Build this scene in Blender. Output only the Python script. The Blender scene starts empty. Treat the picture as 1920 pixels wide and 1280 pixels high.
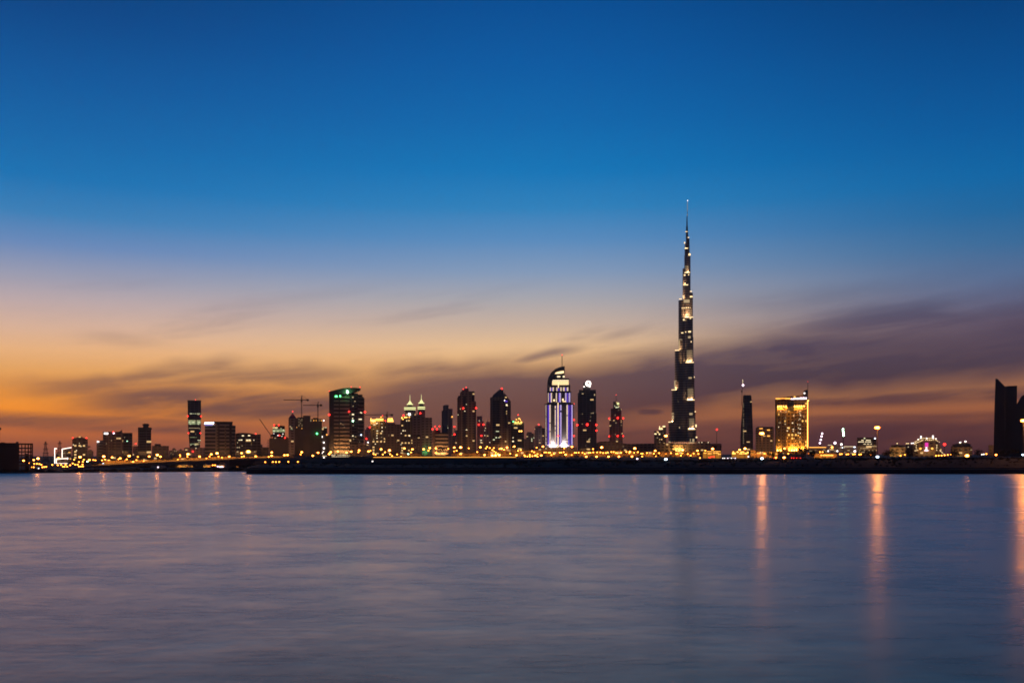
import bpy, bmesh, math, random
from mathutils import Vector, Matrix
random.seed(7)
R = math.radians
SC = bpy.context.scene
COL = SC.collection

# ------------------------------------------------------------------ camera
FPX = 1867.0            # focal length in photograph pixels (1920 wide)
HOR = 850.0             # horizon line in the photograph
CAMZ = 12.0             # eye height above the water
cam_data = bpy.data.cameras.new('camera')
cam_data.sensor_width = 36.0
cam_data.lens = 36.0 * FPX / 1920.0
cam_data.shift_y = (HOR - 640.0) / 1920.0
cam_data.clip_start = 0.5
cam_data.clip_end = 200000.0
cam = bpy.data.objects.new('camera', cam_data)
COL.objects.link(cam)
cam.location = (0, 0, CAMZ)
cam.rotation_euler = (R(90), 0, 0)
SC.camera = cam

# ------------------------------------------------------------------ exposure
SC.view_settings.view_transform = 'Standard'
SC.view_settings.look = 'None'
SC.view_settings.exposure = 0.0
SC.view_settings.gamma = 1.0
SC.view_settings.use_curve_mapping = False
SC.render.engine = 'CYCLES'
SC.cycles.max_bounces = 5
SC.cycles.diffuse_bounces = 2
SC.cycles.glossy_bounces = 3
SC.cycles.volume_bounces = 0
SC.cycles.sample_clamp_indirect = 4.0
SC.cycles.use_denoising = True
SC.cycles.pixel_filter_type = 'BLACKMAN_HARRIS'
SC.cycles.filter_width = 1.7


def lin(c):
    out = []
    for v in c[:3]:
        v = v / 255.0
        out.append(v / 12.92 if v <= 0.04045 else ((v + 0.055) / 1.055) ** 2.4)
    return tuple(out) + (1.0,)


# --------------------------------------------- tiny expression -> node helper
class E:
    tree = None

    def __init__(self, sock):
        self.s = sock

    @staticmethod
    def m(op, *args, clamp=False):
        n = E.tree.nodes.new('ShaderNodeMath')
        n.operation = op
        n.use_clamp = clamp
        for i, a in enumerate(args):
            if isinstance(a, E):
                E.tree.links.new(a.s, n.inputs[i])
            else:
                n.inputs[i].default_value = a
        return E(n.outputs[0])

    def __add__(s, o): return E.m('ADD', s, o)
    def __radd__(s, o): return E.m('ADD', o, s)
    def __sub__(s, o): return E.m('SUBTRACT', s, o)
    def __rsub__(s, o): return E.m('SUBTRACT', o, s)
    def __mul__(s, o): return E.m('MULTIPLY', s, o)
    def __rmul__(s, o): return E.m('MULTIPLY', o, s)
    def __truediv__(s, o): return E.m('DIVIDE', s, o)


def sstep(lo, hi, x):
    n = E.tree.nodes.new('ShaderNodeMapRange')
    n.interpolation_type = 'SMOOTHSTEP'
    E.tree.links.new(x.s, n.inputs[0])
    n.inputs[1].default_value = lo
    n.inputs[2].default_value = hi
    return E(n.outputs[0])


def noise(x, y, z, scale=1.0, detail=4.0, rough=0.5, dist=0.0):
    c = E.tree.nodes.new('ShaderNodeCombineXYZ')
    for i, a in enumerate((x, y, z)):
        if isinstance(a, E):
            E.tree.links.new(a.s, c.inputs[i])
        else:
            c.inputs[i].default_value = a
    n = E.tree.nodes.new('ShaderNodeTexNoise')
    E.tree.links.new(c.outputs[0], n.inputs['Vector'])
    n.inputs['Scale'].default_value = scale
    n.inputs['Detail'].default_value = detail
    n.inputs['Roughness'].default_value = rough
    n.inputs['Distortion'].default_value = dist
    return E(n.outputs[0])


def ramp(fac, stops):
    n = E.tree.nodes.new('ShaderNodeValToRGB')
    cr = n.color_ramp
    cr.interpolation = 'EASE' if False else 'LINEAR'
    for i, (p, c) in enumerate(stops):
        el = cr.elements[i] if i < 2 else cr.elements.new(p)
        el.position = p
        el.color = c if len(c) == 4 else lin(c)
    E.tree.links.new(fac.s, n.inputs[0])
    return n.outputs[0]


def mixc(fac, a, b):
    n = E.tree.nodes.new('ShaderNodeMix')
    n.data_type = 'RGBA'
    E.tree.links.new(fac.s, n.inputs[0])
    for i, v in ((6, a), (7, b)):
        if isinstance(v, tuple):
            n.inputs[i].default_value = v
        else:
            E.tree.links.new(v, n.inputs[i])
    return n.outputs[2]


# ------------------------------------------------------------------ dusk sky
SUN_EL, SUN_AZ = R(-3.0), R(-24.0)       # the sun has set, low to the left
world = bpy.data.worlds.new('World')
SC.world = world
world.use_nodes = True
WT = world.node_tree
for n in list(WT.nodes):
    WT.nodes.remove(n)
E.tree = WT
tc = WT.nodes.new('ShaderNodeTexCoord')
sep = WT.nodes.new('ShaderNodeSeparateXYZ')
WT.links.new(tc.outputs['Generated'], sep.inputs[0])
dx, dy, dz = E(sep.outputs[0]), E(sep.outputs[1]), E(sep.outputs[2])
azi = E.m('ARCTAN2', dx, dy)                                   # 0 = straight ahead
hl = E.m('SQRT', dx * dx + dy * dy)
ele = E.m('DIVIDE', dz, E.m('MAXIMUM', hl, 0.02))              # tangent of elevation
# 0..1 ramp position: tan(elevation) / 0.6
def rp(y, x):
    return max(0.0, min(1.0, (HOR - y) / math.hypot(FPX, x - 960) / 0.6))
rc = E.m('MULTIPLY', ele, 1 / 0.6, clamp=True)
LEFT = [(862, (128, 76, 66)), (830, (150, 84, 62)), (800, (188, 104, 58)), (765, (232, 138, 48)), (730, (226, 144, 62)),
        (690, (218, 156, 92)), (650, (222, 170, 122)), (610, (208, 170, 146)), (560, (182, 162, 162)), (510, (148, 150, 170)),
        (450, (100, 132, 178)), (390, (54, 122, 176)), (320, (14, 110, 172)), (230, (1, 98, 162)), (120, (0, 85, 150)), (0, (0, 70, 132)), (-190, (1, 50, 100))]
MID = [(862, (114, 68, 60)), (830, (130, 78, 62)), (800, (140, 86, 68)), (765, (176, 112, 68)), (730, (200, 140, 84)),
       (690, (216, 164, 108)), (650, (222, 182, 138)), (610, (194, 170, 152)), (560, (162, 160, 166)), (510, (126, 148, 178)),
       (450, (86, 134, 182)), (390, (46, 124, 180)), (320, (8, 113, 176)), (230, (0, 100, 166)), (120, (0, 88, 156)), (0, (0, 76, 142)), (-190, (1, 52, 104))]
RIGHT = [(862, (80, 50, 56)), (830, (92, 58, 58)), (800, (120, 72, 60)), (765, (148, 90, 64)), (730, (158, 104, 72)),
         (690, (150, 104, 80)), (650, (130, 100, 96)), (610, (112, 96, 110)), (560, (98, 102, 130)), (510, (84, 106, 142)),
         (450, (58, 104, 148)), (390, (36, 100, 152)), (320, (8, 99, 158)), (230, (2, 88, 150)), (120, (0, 77, 138)), (0, (0, 65, 122)), (-190, (2, 44, 90))]
BACK = [(0.0, (54, 46, 60)), (0.3, (40, 44, 72)), (1.0, (8, 28, 62))]
HAZE_D, HAZE_Y = 0.000034, 4700     # air: density per metre and the far end of the hazy air
HAZE_A = (0.070, 0.062, 0.088)
def clear(c, y, x):
    """colour of the clear sky whose light, after the haze in front of it, is c"""
    e = max(1e-3, (HOR - y) / math.hypot(FPX, x - 960))
    T = math.exp(-HAZE_D * min(HAZE_Y / math.cos(math.atan((x - 960) / FPX)), 950 / e))
    return tuple(max(0.0005, (v - (1 - T) * a) / T) for v, a in zip(lin(c), HAZE_A)) + (1,)
def stops(tab, x):
    return [(rp(y, x), clear(c, y, x)) for y, c in tab]
cl = ramp(rc, stops(LEFT, 0))
cm = ramp(rc, stops(MID, 960))
cr_ = ramp(rc, stops(RIGHT, 1920))
cb = ramp(rc, BACK)
base = mixc(sstep(-0.46, 0.02, azi), cl, cm)
base = mixc(sstep(0.02, 0.50, azi), base, cr_)
# ---- streaked clouds
def band(x0, y0, x1, y1, w, soft=0.6, xa=None, xb=None, fade=150, warp=0.010, freq=3.0, seed=0.0, amt=1.0):
    """streak along the photo-line (x0,y0)-(x1,y1), half width w px, fading beyond xa..xb"""
    def ae(x, y):
        return math.atan((x - 960) / FPX), (HOR - y) / math.hypot(FPX, x - 960)
    a0, e0 = ae(x0, y0)
    a1, e1 = ae(x1, y1)
    s = (e1 - e0) / (a1 - a0)
    nz = noise(azi * freq, (ele - azi * s) * 9.0, seed, scale=1.0, detail=3.0, rough=0.55)
    d = ele - (azi * s + (e0 - s * a0)) + (nz - 0.5) * (warp * 4)
    hw = w / FPX
    m = 1.0 - sstep(hw * (1 - soft), hw * (1 + soft), E.m('ABSOLUTE', d))
    if xa is not None:
        aa = ae(xa, 800)[0]
        m = m * sstep(aa - fade / FPX, aa + fade / FPX, azi)
    if xb is not None:
        ab = ae(xb, 800)[0]
        m = m * (1.0 - sstep(ab - fade / FPX, ab + fade / FPX, azi))
    return m * amt
# fine fibre noise, drawn out along the cloud's run
fib = noise(azi * 5.0, (ele - azi * 0.17) * 46.0, 1.7, detail=6.0, rough=0.6, dist=0.4)
fib2 = noise(azi * 9.0, (ele - azi * 0.10) * 95.0, 5.1, detail=4.0, rough=0.6)
mot = noise(azi * 11.0, ele * 34.0, 3.3, detail=5.0, rough=0.55, dist=0.6)
bands = [
    # big sweep on the right
    band(1920, 632, 1000, 752, 56, 0.7, xa=960, fade=200, warp=0.011, freq=5, seed=1.0, amt=1.10),
    band(1920, 582, 1350, 650, 38, 0.95, xa=1400, fade=260, warp=0.016, freq=4, seed=2.0, amt=0.9),
    band(1700, 545, 1250, 590, 20, 0.9, xa=1330, xb=1800, fade=150, seed=2.5, amt=0.28),
    # thin upper streaks
    band(1090, 652, 950, 686, 9, 1.0, xa=955, xb=1085, fade=50, warp=0.007, freq=5, seed=3.0, amt=0.75),
    band(1220, 612, 1110, 638, 8, 1.0, xa=1120, xb=1205, fade=50, warp=0.006, freq=5, seed=4.0, amt=0.35),
    band(1360, 636, 1100, 672, 12, 0.9, xa=1110, xb=1300, fade=90, warp=0.006, seed=4.4, amt=0.5),
    # middle
    band(1100, 748, 600, 772, 58, 0.6, xa=640, xb=1240, fade=130, warp=0.016, freq=5, seed=5.0, amt=1.15),
    band(960, 682, 640, 724, 20, 0.9, xa=660, xb=950, fade=100, warp=0.014, freq=6, seed=6.0, amt=0.8),
    # left
    band(640, 762, 100, 744, 34, 0.6, xa=150, xb=740, fade=130, warp=0.012, seed=7.0, amt=1.0),
    band(640, 712, 40, 716, 22, 0.9, xa=40, xb=660, fade=120, warp=0.018, freq=6, seed=8.0, amt=0.75),
    band(440, 684, 300, 690, 12, 0.9, xa=310, xb=430, fade=70, warp=0.012, freq=6, seed=8.5, amt=0.5),
    band(310, 634, 150, 618, 11, 0.9, xa=160, xb=290, fade=60, warp=0.008, freq=6, seed=8.8, amt=0.28),
    band(400, 804, 0, 787, 13, 0.6, xb=430, fade=130, warp=0.006, seed=9.0, amt=0.95),
    # lower right
    band(1920, 738, 1100, 764, 12, 0.8, xa=1330, fade=120, warp=0.005, seed=10.0, amt=0.85),
    band(1260, 769, 1170, 773, 7, 0.8, xa=1185, xb=1250, fade=25, warp=0.002, seed=10.5, amt=1.2),
    band(1920, 776, 1100, 788, 7, 0.8, xa=1080, fade=90, warp=0.006, seed=11.0, amt=0.6),
    band(1920, 825, 700, 838, 40, 0.5, xa=760, fade=200, warp=0.004, seed=12.0, amt=0.85),
]
dens = None
for b in bands:
    dens = b if dens is None else E.m('MAXIMUM', dens, b)
shape = 0.52 + 0.48 * sstep(0.38, 0.57, fib * 0.55 + mot * 0.25 + fib2 * 0.20)
big = E.m('MAXIMUM', bands[0], bands[6]) * (0.66 + shape * 0.34)
dens = E.m('MAXIMUM', dens * shape, big, clamp=True)
veil = sstep(0.50, 0.72, fib) * sstep(0.04, 0.09, ele) * (1.0 - sstep(0.11, 0.20, ele))
dens = E.m('MAXIMUM', dens, veil * 0.30)
ccol = ramp(rc, stops([(862, (104, 64, 60)), (760, (114, 77, 68)), (690, (122, 90, 84)), (600, (124, 108, 118)), (500, (90, 108, 140))], 960))
ccor = ramp(rc, stops([(862, (70, 45, 52)), (760, (76, 51, 60)), (690, (76, 61, 72)), (600, (84, 72, 90)), (500, (66, 84, 116))], 1920))
ccol = mixc(sstep(-0.15, 0.32, azi), ccol, ccor)
skyc = mixc(dens, base, ccol)
skyc = mixc(sstep(0.48, 1.15, azi), skyc, cb)
skyc = mixc(sstep(1.0, 2.0, 0.0 - azi), skyc, cb)
skyc = mixc(sstep(0.46, 0.95, ele), skyc, lin((10, 30, 62)))
bg = WT.nodes.new('ShaderNodeBackground')
WT.links.new(skyc, bg.inputs[0])
bg.inputs[1].default_value = 1.06
# residual physical twilight
nish = WT.nodes.new('ShaderNodeTexSky')
nish.sky_type = 'NISHITA'
nish.sun_disc = False
nish.sun_elevation = SUN_EL
nish.sun_rotation = SUN_AZ
bg2 = WT.nodes.new('ShaderNodeBackground')
WT.links.new(nish.outputs[0], bg2.inputs[0])
bg2.inputs[1].default_value = 0.008
addn = WT.nodes.new('ShaderNodeAddShader')
WT.links.new(bg.outputs[0], addn.inputs[0])
WT.links.new(bg2.outputs[0], addn.inputs[1])
wo = WT.nodes.new('ShaderNodeOutputWorld')
WT.links.new(addn.outputs[0], wo.inputs[0])
world.cycles.sampling_method = 'MANUAL'
world.cycles.sample_map_resolution = 512

# ------------------------------------------------------------------ materials
def new_mat(name):
    m = bpy.data.materials.new(name)
    m.use_nodes = True
    E.tree = m.node_tree
    return m, m.node_tree, m.node_tree.nodes['Principled BSDF']


def mesh_from(name, verts, faces, mat, parent=None, loc=None):
    me = bpy.data.meshes.new(name)
    me.from_pydata(verts, [], faces)
    me.update()
    if mat:
        me.materials.append(mat)
    o = bpy.data.objects.new(name, me)
    COL.objects.link(o)
    if parent:
        o.parent = parent
    if loc:
        o.location = loc
    return o


water_m, t, b = new_mat('still_creek_water')
b.inputs['Base Color'].default_value = (0.006, 0.010, 0.020, 1)
b.inputs['IOR'].default_value = 2.0
geo = t.nodes.new('ShaderNodeNewGeometry')
sp = t.nodes.new('ShaderNodeSeparateXYZ')
t.links.new(geo.outputs['Position'], sp.inputs[0])
X, Y = E(sp.outputs[0]), E(sp.outputs[1])
big = noise(X * 0.035, Y * 0.035, 0.0, detail=4.0, rough=0.6, dist=0.5)
midn = noise(X * 0.10, Y * 0.22, 2.0, detail=4.0, rough=0.55)
fine = noise(X * 0.5, Y * 1.4, 4.0, detail=3.0, rough=0.5)
rgh = 0.24 + (big - 0.5) * 0.26 + (midn - 0.5) * 0.20 + (fine - 0.5) * 0.16
bmp = t.nodes.new('ShaderNodeBump')
bmp.inputs['Strength'].default_value = 0.5
bmp.inputs['Distance'].default_value = 0.5
t.links.new((big * 0.5 + midn * 0.14 + fine * 0.02).s, bmp.inputs['Height'])
t.links.new(rgh.s, b.inputs['Roughness'])
# long-exposure water: narrow and broad slope lobes, less reflective as one looks down into it
lw = t.nodes.new('ShaderNodeLayerWeight')
lw.inputs['Blend'].default_value = 0.5
down = sstep(0.0, 0.26, 1.0 - E(lw.outputs['Facing']))
tint = mixc(down, (1.0, 0.92, 0.83, 1), (0.70, 0.44, 0.30, 1))
def lobe(r):
    g = t.nodes.new('ShaderNodeBsdfGlossy')
    g.distribution = 'MULTI_GGX'
    t.links.new(tint, g.inputs['Color'])
    t.links.new(r.s, g.inputs['Roughness'])
    t.links.new(bmp.outputs[0], g.inputs['Normal'])
    return g
g1, g2 = lobe(rgh), lobe(rgh + 0.17)
mg = t.nodes.new('ShaderNodeMixShader')
mg.inputs[0].default_value = 0.5
t.links.new(g1.outputs[0], mg.inputs[1])
t.links.new(g2.outputs[0], mg.inputs[2])
mx = t.nodes.new('ShaderNodeMixShader')
mx.inputs[0].default_value = 0.96
t.links.new(b.outputs[0], mx.inputs[1])
t.links.new(mg.outputs[0], mx.inputs[2])
t.links.new(mx.outputs[0], t.nodes['Material Output'].inputs['Surface'])
water = mesh_from('water', [(-9000, -400, 0), (9000, -400, 0), (9000, 2400, 0), (-9000, 2400, 0)], [(0, 1, 2, 3)], water_m)
water['kind'] = 'structure'
GZ, PZ = 0.6, 8.0          # low land on the left, raised bank on the right


def wx(x, D): return (x - 960.0) * D / FPX
def wz(y, D): return CAMZ + (HOR - y) * D / FPX


# ------------------------------------------------------------------ materials
def plain(name, col, rough=0.8, metal=0.0, var=0.25, scale=0.15):
    m, t, b = new_mat(name)
    tcn = t.nodes.new('ShaderNodeTexCoord')
    nz = t.nodes.new('ShaderNodeTexNoise')
    nz.inputs['Scale'].default_value = scale
    nz.inputs['Detail'].default_value = 5
    t.links.new(tcn.outputs['Object'], nz.inputs['Vector'])
    lo = tuple(c * (1 - var) for c in col) + (1,)
    hi = tuple(min(1, c * (1 + var)) for c in col) + (1,)
    t.links.new(mixc(E(nz.outputs[0]), lo, hi), b.inputs['Base Color'])
    b.inputs['Roughness'].default_value = rough
    b.inputs['Metallic'].default_value = metal
    return m


def glow(name, col, s):
    m, t, b = new_mat(name)
    b.inputs['Base Color'].default_value = (0.02, 0.02, 0.02, 1)
    b.inputs['Emission Color'].default_value = tuple(col) + (1,)
    b.inputs['Emission Strength'].default_value = s
    return m


def facade(name, wall, glass, fh=4.0, bw=5.0, hf=0.55, wf=0.6, lit=0.0, litc=(1, 0.62, 0.25), lits=0.8, rough=0.3):
    """wall with a window grid; a few windows have a light on"""
    m, t, b = new_mat(name)
    tcn = t.nodes.new('ShaderNodeTexCoord')
    s = t.nodes.new('ShaderNodeSeparateXYZ')
    t.links.new(tcn.outputs['Object'], s.inputs[0])
    u = (E(s.outputs[0]) + E(s.outputs[1]) * 0.83 + 5000.0) / bw
    v = (E(s.outputs[2]) + 0.37) / fh
    win = E.m('LESS_THAN', E.m('FRACT', u), wf) * E.m('LESS_THAN', E.m('FRACT', v), hf)
    grime = noise(E(s.outputs[0]) * 0.03, E(s.outputs[1]) * 0.03, E(s.outputs[2]) * 0.012, detail=4)
    wl = mixc(grime, tuple(c * 0.7 for c in wall) + (1,), tuple(c * 1.25 for c in wall) + (1,))
    t.links.new(mixc(win, wl, tuple(glass) + (1,)), b.inputs['Base Color'])
    t.links.new((0.75 - win * (0.75 - rough)).s, b.inputs['Roughness'])
    if lit > 0:
        wn = t.nodes.new('ShaderNodeTexWhiteNoise')
        wn.noise_dimensions = '2D'
        c = t.nodes.new('ShaderNodeCombineXYZ')
        t.links.new(E.m('FLOOR', u).s, c.inputs[0])
        t.links.new(E.m('FLOOR', v).s, c.inputs[1])
        t.links.new(c.outputs[0], wn.inputs[0])
        on = E.m('GREATER_THAN', E(wn.outputs[0]), 1 - lit) * win
        b.inputs['Emission Color'].default_value = tuple(litc) + (1,)
        t.links.new((on * lits).s, b.inputs['Emission Strength'])
        m.cycles.emission_sampling = 'NONE'
    return m


M = {}
M['concrete'] = plain('weathered_concrete', (0.22, 0.19, 0.17))
M['darkc'] = plain('dark_concrete', (0.05, 0.04, 0.044))
M['roof'] = plain('roof_gravel', (0.05, 0.045, 0.05))
M['steel'] = plain('painted_steel', (0.05, 0.04, 0.04), 0.5, 0.3)
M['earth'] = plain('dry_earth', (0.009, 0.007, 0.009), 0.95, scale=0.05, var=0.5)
M['quay'] = plain('quay_stone', (0.045, 0.035, 0.05), 0.9, scale=0.4, var=0.4)
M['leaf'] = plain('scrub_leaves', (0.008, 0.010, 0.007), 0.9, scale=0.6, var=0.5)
M['bark'] = plain('tree_bark', (0.035, 0.025, 0.02), 0.9)
M['asphalt'] = plain('asphalt', (0.05, 0.05, 0.05), 0.85)
M['f_brown'] = facade('brown_window_facade', (0.19, 0.12, 0.105), (0.02, 0.018, 0.02), 4.2, 6, 0.5, 0.6, 0.045)
M['f_mauve'] = facade('mauve_window_facade', (0.24, 0.17, 0.18), (0.03, 0.025, 0.03), 4.5, 7, 0.5, 0.6, 0.035)
M['f_tan'] = facade('tan_window_facade', (0.32, 0.22, 0.15), (0.05, 0.035, 0.03), 4.2, 6, 0.5, 0.55, 0.03)
M['f_dark'] = facade('dark_glass_facade', (0.075, 0.055, 0.06), (0.015, 0.013, 0.016), 4.2, 8, 0.7, 0.9, 0.02, rough=0.15)
M['f_band'] = facade('banded_facade', (0.34, 0.25, 0.21), (0.02, 0.016, 0.018), 5.6, 900, 0.55, 1.0)
M['f_lit'] = facade('apartment_facade', (0.12, 0.09, 0.08), (0.03, 0.025, 0.02), 4.5, 6, 0.5, 0.5, 0.16, (1, 0.6, 0.22), 1.0)
M['f_frame'] = plain('bare_concrete_frame', (0.10, 0.075, 0.07))
M['f_burj'] = facade('ribbed_steel_glass', (0.12, 0.085, 0.08), (0.02, 0.016, 0.018), 7.6, 900, 0.5, 1.0, rough=0.25)
M['f_gold'] = facade('gold_hotel_facade', (0.36, 0.19, 0.05), (0.05, 0.028, 0.01), 5.2, 5, 0.5, 0.5, 0.13, (1, 0.55, 0.12), 1.4)
M['f_hotel'] = facade('grey_hotel_facade', (0.20, 0.15, 0.15), (0.03, 0.025, 0.03), 4.5, 900, 0.4, 1.0)
M['navy'] = plain('navy_roof_glass', (0.02, 0.02, 0.07), 0.3)
M['red'] = glow('red_beacon', (1, 0.02, 0.015), 6)
M['reds'] = glow('red_beacon_soft', (1, 0.05, 0.04), 2.5)
M['green'] = glow('green_lamp', (0.1, 1, 0.25), 6)
M['greenw'] = glow('green_white_lamp', (0.5, 1, 0.6), 9)
M['white'] = glow('white_lamp', (1, 0.88, 0.8), 3.5)
M['pinkw'] = glow('pink_white_lamp', (1, 0.75, 0.9), 4)
M['bluew'] = glow('blue_white_lamp', (0.65, 0.8, 1), 7)
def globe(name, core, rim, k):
    """enlarged lamp globe: hot centre, the lamp halo painted in as an orange rim"""
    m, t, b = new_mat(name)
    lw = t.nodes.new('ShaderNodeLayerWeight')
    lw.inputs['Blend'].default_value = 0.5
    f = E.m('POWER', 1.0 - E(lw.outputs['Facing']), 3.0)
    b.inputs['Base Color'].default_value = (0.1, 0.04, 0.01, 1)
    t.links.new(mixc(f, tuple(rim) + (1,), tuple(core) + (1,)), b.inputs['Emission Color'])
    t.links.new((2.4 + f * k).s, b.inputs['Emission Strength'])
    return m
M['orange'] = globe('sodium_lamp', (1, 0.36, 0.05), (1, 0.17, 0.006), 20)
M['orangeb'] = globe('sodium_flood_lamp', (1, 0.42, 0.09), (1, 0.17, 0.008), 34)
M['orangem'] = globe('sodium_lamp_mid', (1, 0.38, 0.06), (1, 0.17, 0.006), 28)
M['amber'] = glow('amber_light', (1, 0.42, 0.07), 2.2)
M['ambers'] = glow('strong_amber_light', (1, 0.45, 0.08), 5)
M['gold'] = glow('gold_light', (1, 0.70, 0.34), 2.0)
M['cream'] = glow('cream_window', (1, 0.80, 0.48), 1.6)
M['creamd'] = glow('dim_cream_window', (1, 0.72, 0.38), 0.5)
M['olive'] = glow('office_light', (0.62, 0.72, 0.36), 0.42)
M['oliveb'] = glow('bright_office_light', (0.9, 0.92, 0.55), 1.0)
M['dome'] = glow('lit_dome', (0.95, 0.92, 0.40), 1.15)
M['violet'] = glow('violet_strip', (0.09, 0.03, 0.55), 1.0)
M['beadw'] = glow('warm_bead_lights', (1, 0.74, 0.56), 1.3)
M['beadv'] = glow('violet_bead_lights', (0.72, 0.56, 1.0), 1.1)
M['magenta'] = glow('magenta_light', (0.9, 0.05, 0.45), 1.0)
M['neon'] = glow('white_outline_tube', (1, 0.78, 0.66), 3.2)
M['wash'] = glow('wall_wash_glow', (1, 0.36, 0.04), 0.4)  # emission painted on walls in place of the lamplight falling on them
for k in ('cream', 'creamd', 'olive', 'oliveb', 'beadw', 'beadv', 'violet', 'neon', 'magenta', 'wash', 'dome', 'amber', 'gold', 'red', 'reds'):
    M[k].cycles.emission_sampling = 'NONE'


# ------------------------------------------------------------------ mesh maker
class MB:
    def __init__(self):
        self.v, self.f = [], []

    def poly(self, top, bot):
        """closed solid from two matching loops"""
        n = len(top)
        k = len(self.v)
        self.v += list(bot) + list(top)
        for i in range(n):
            j = (i + 1) % n
            self.f.append((k + i, k + j, k + n + j, k + n + i))
        self.f.append(tuple(k + n + i for i in range(n)))
        self.f.append(tuple(k + i for i in reversed(range(n))))
        return self

    def box(self, x0, x1, y0, y1, z0, z1):
        b = [(x0, y0), (x1, y0), (x1, y1), (x0, y1)]
        return self.poly([(x, y, z1) for x, y in b], [(x, y, z0) for x, y in b])

    def foot(self, pts, z0, z1, taper=None):
        """vertical prism on footprint pts"""
        t = taper or pts
        return self.poly([(x, y, z1) for x, y in t], [(x, y, z0) for x, y in pts])

    def face(self, pts, y0, y1):
        """outline in x,z with thickness y0..y1 (pts clockwise or not)"""
        a = 0
        for i in range(len(pts)):
            p, q = pts[i], pts[(i + 1) % len(pts)]
            a += p[0] * q[1] - q[0] * p[1]
        if a > 0:
            pts = pts[::-1]
        return self.poly([(x, y0, z) for x, z in pts][::-1], [(x, y1, z) for x, z in pts][::-1])

    def cyl(self, x, y, z0, z1, r0, r1=None, n=12, sy=1.0):
        r1 = r0 if r1 is None else r1
        c = [(math.cos(2 * math.pi * i / n), math.sin(2 * math.pi * i / n) * sy) for i in range(n)]
        return self.poly([(x + r1 * a, y + r1 * b, z1) for a, b in c], [(x + r0 * a, y + r0 * b, z0) for a, b in c])

    def lathe(self, x, y, prof, n=14):
        for (za, ra), (zb, rb) in zip(prof[:-1], prof[1:]):
            self.cyl(x, y, za, zb, max(ra, 0.02), max(rb, 0.02), n)
        return self

    def ball(self, x, y, z, r, n=8, sz=1.0):
        k = len(self.v)
        m = n // 2 + 1
        for i in range(m + 1):
            th = math.pi * i / m
            for j in range(n):
                ph = 2 * math.pi * j / n
                self.v.append((x + r * math.sin(th) * math.cos(ph), y + r * math.sin(th) * math.sin(ph), z - r * sz * math.cos(th)))
        for i in range(m):
            for j in range(n):
                a, b = k + i * n + j, k + i * n + (j + 1) % n
                self.f.append((a, b, b + n, a + n))
        return self

    def bar(self, p, q, r, n=4):
        p, q = Vector(p), Vector(q)
        d = (q - p).normalized()
        u = d.orthogonal().normalized()
        w = d.cross(u)
        ring = [(math.cos(2 * math.pi * (i + .5) / n) * r, math.sin(2 * math.pi * (i + .5) / n) * r) for i in range(n)]
        return self.poly([tuple(q + u * a + w * b) for a, b in ring], [tuple(p + u * a + w * b) for a, b in ring])

    def build(self, name, mat, T=None, parent=None, recalc=True):
        o0 = T.o if T else (0, 0, 0)
        me = bpy.data.meshes.new(name)
        me.from_pydata([(x - o0[0], y - o0[1], z - o0[2]) for x, y, z in self.v], [], self.f)
        if recalc:
            bm = bmesh.new()
            bm.from_mesh(me)
            bmesh.ops.recalc_face_normals(bm, faces=bm.faces)
            bm.to_mesh(me)
            bm.free()
        me.materials.append(M[mat] if isinstance(mat, str) else mat)
        ob = bpy.data.objects.new(name, me)
        COL.objects.link(ob)
        if parent is not None:
            ob.parent = parent
        elif T is not None:
            ob.parent = T.root
        return ob


def tag(o, label, cat, group=None, kind=None):
    if label: o['label'] = label
    if cat: o['category'] = cat
    if group: o['group'] = group
    if kind: o['kind'] = kind
    return o


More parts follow.
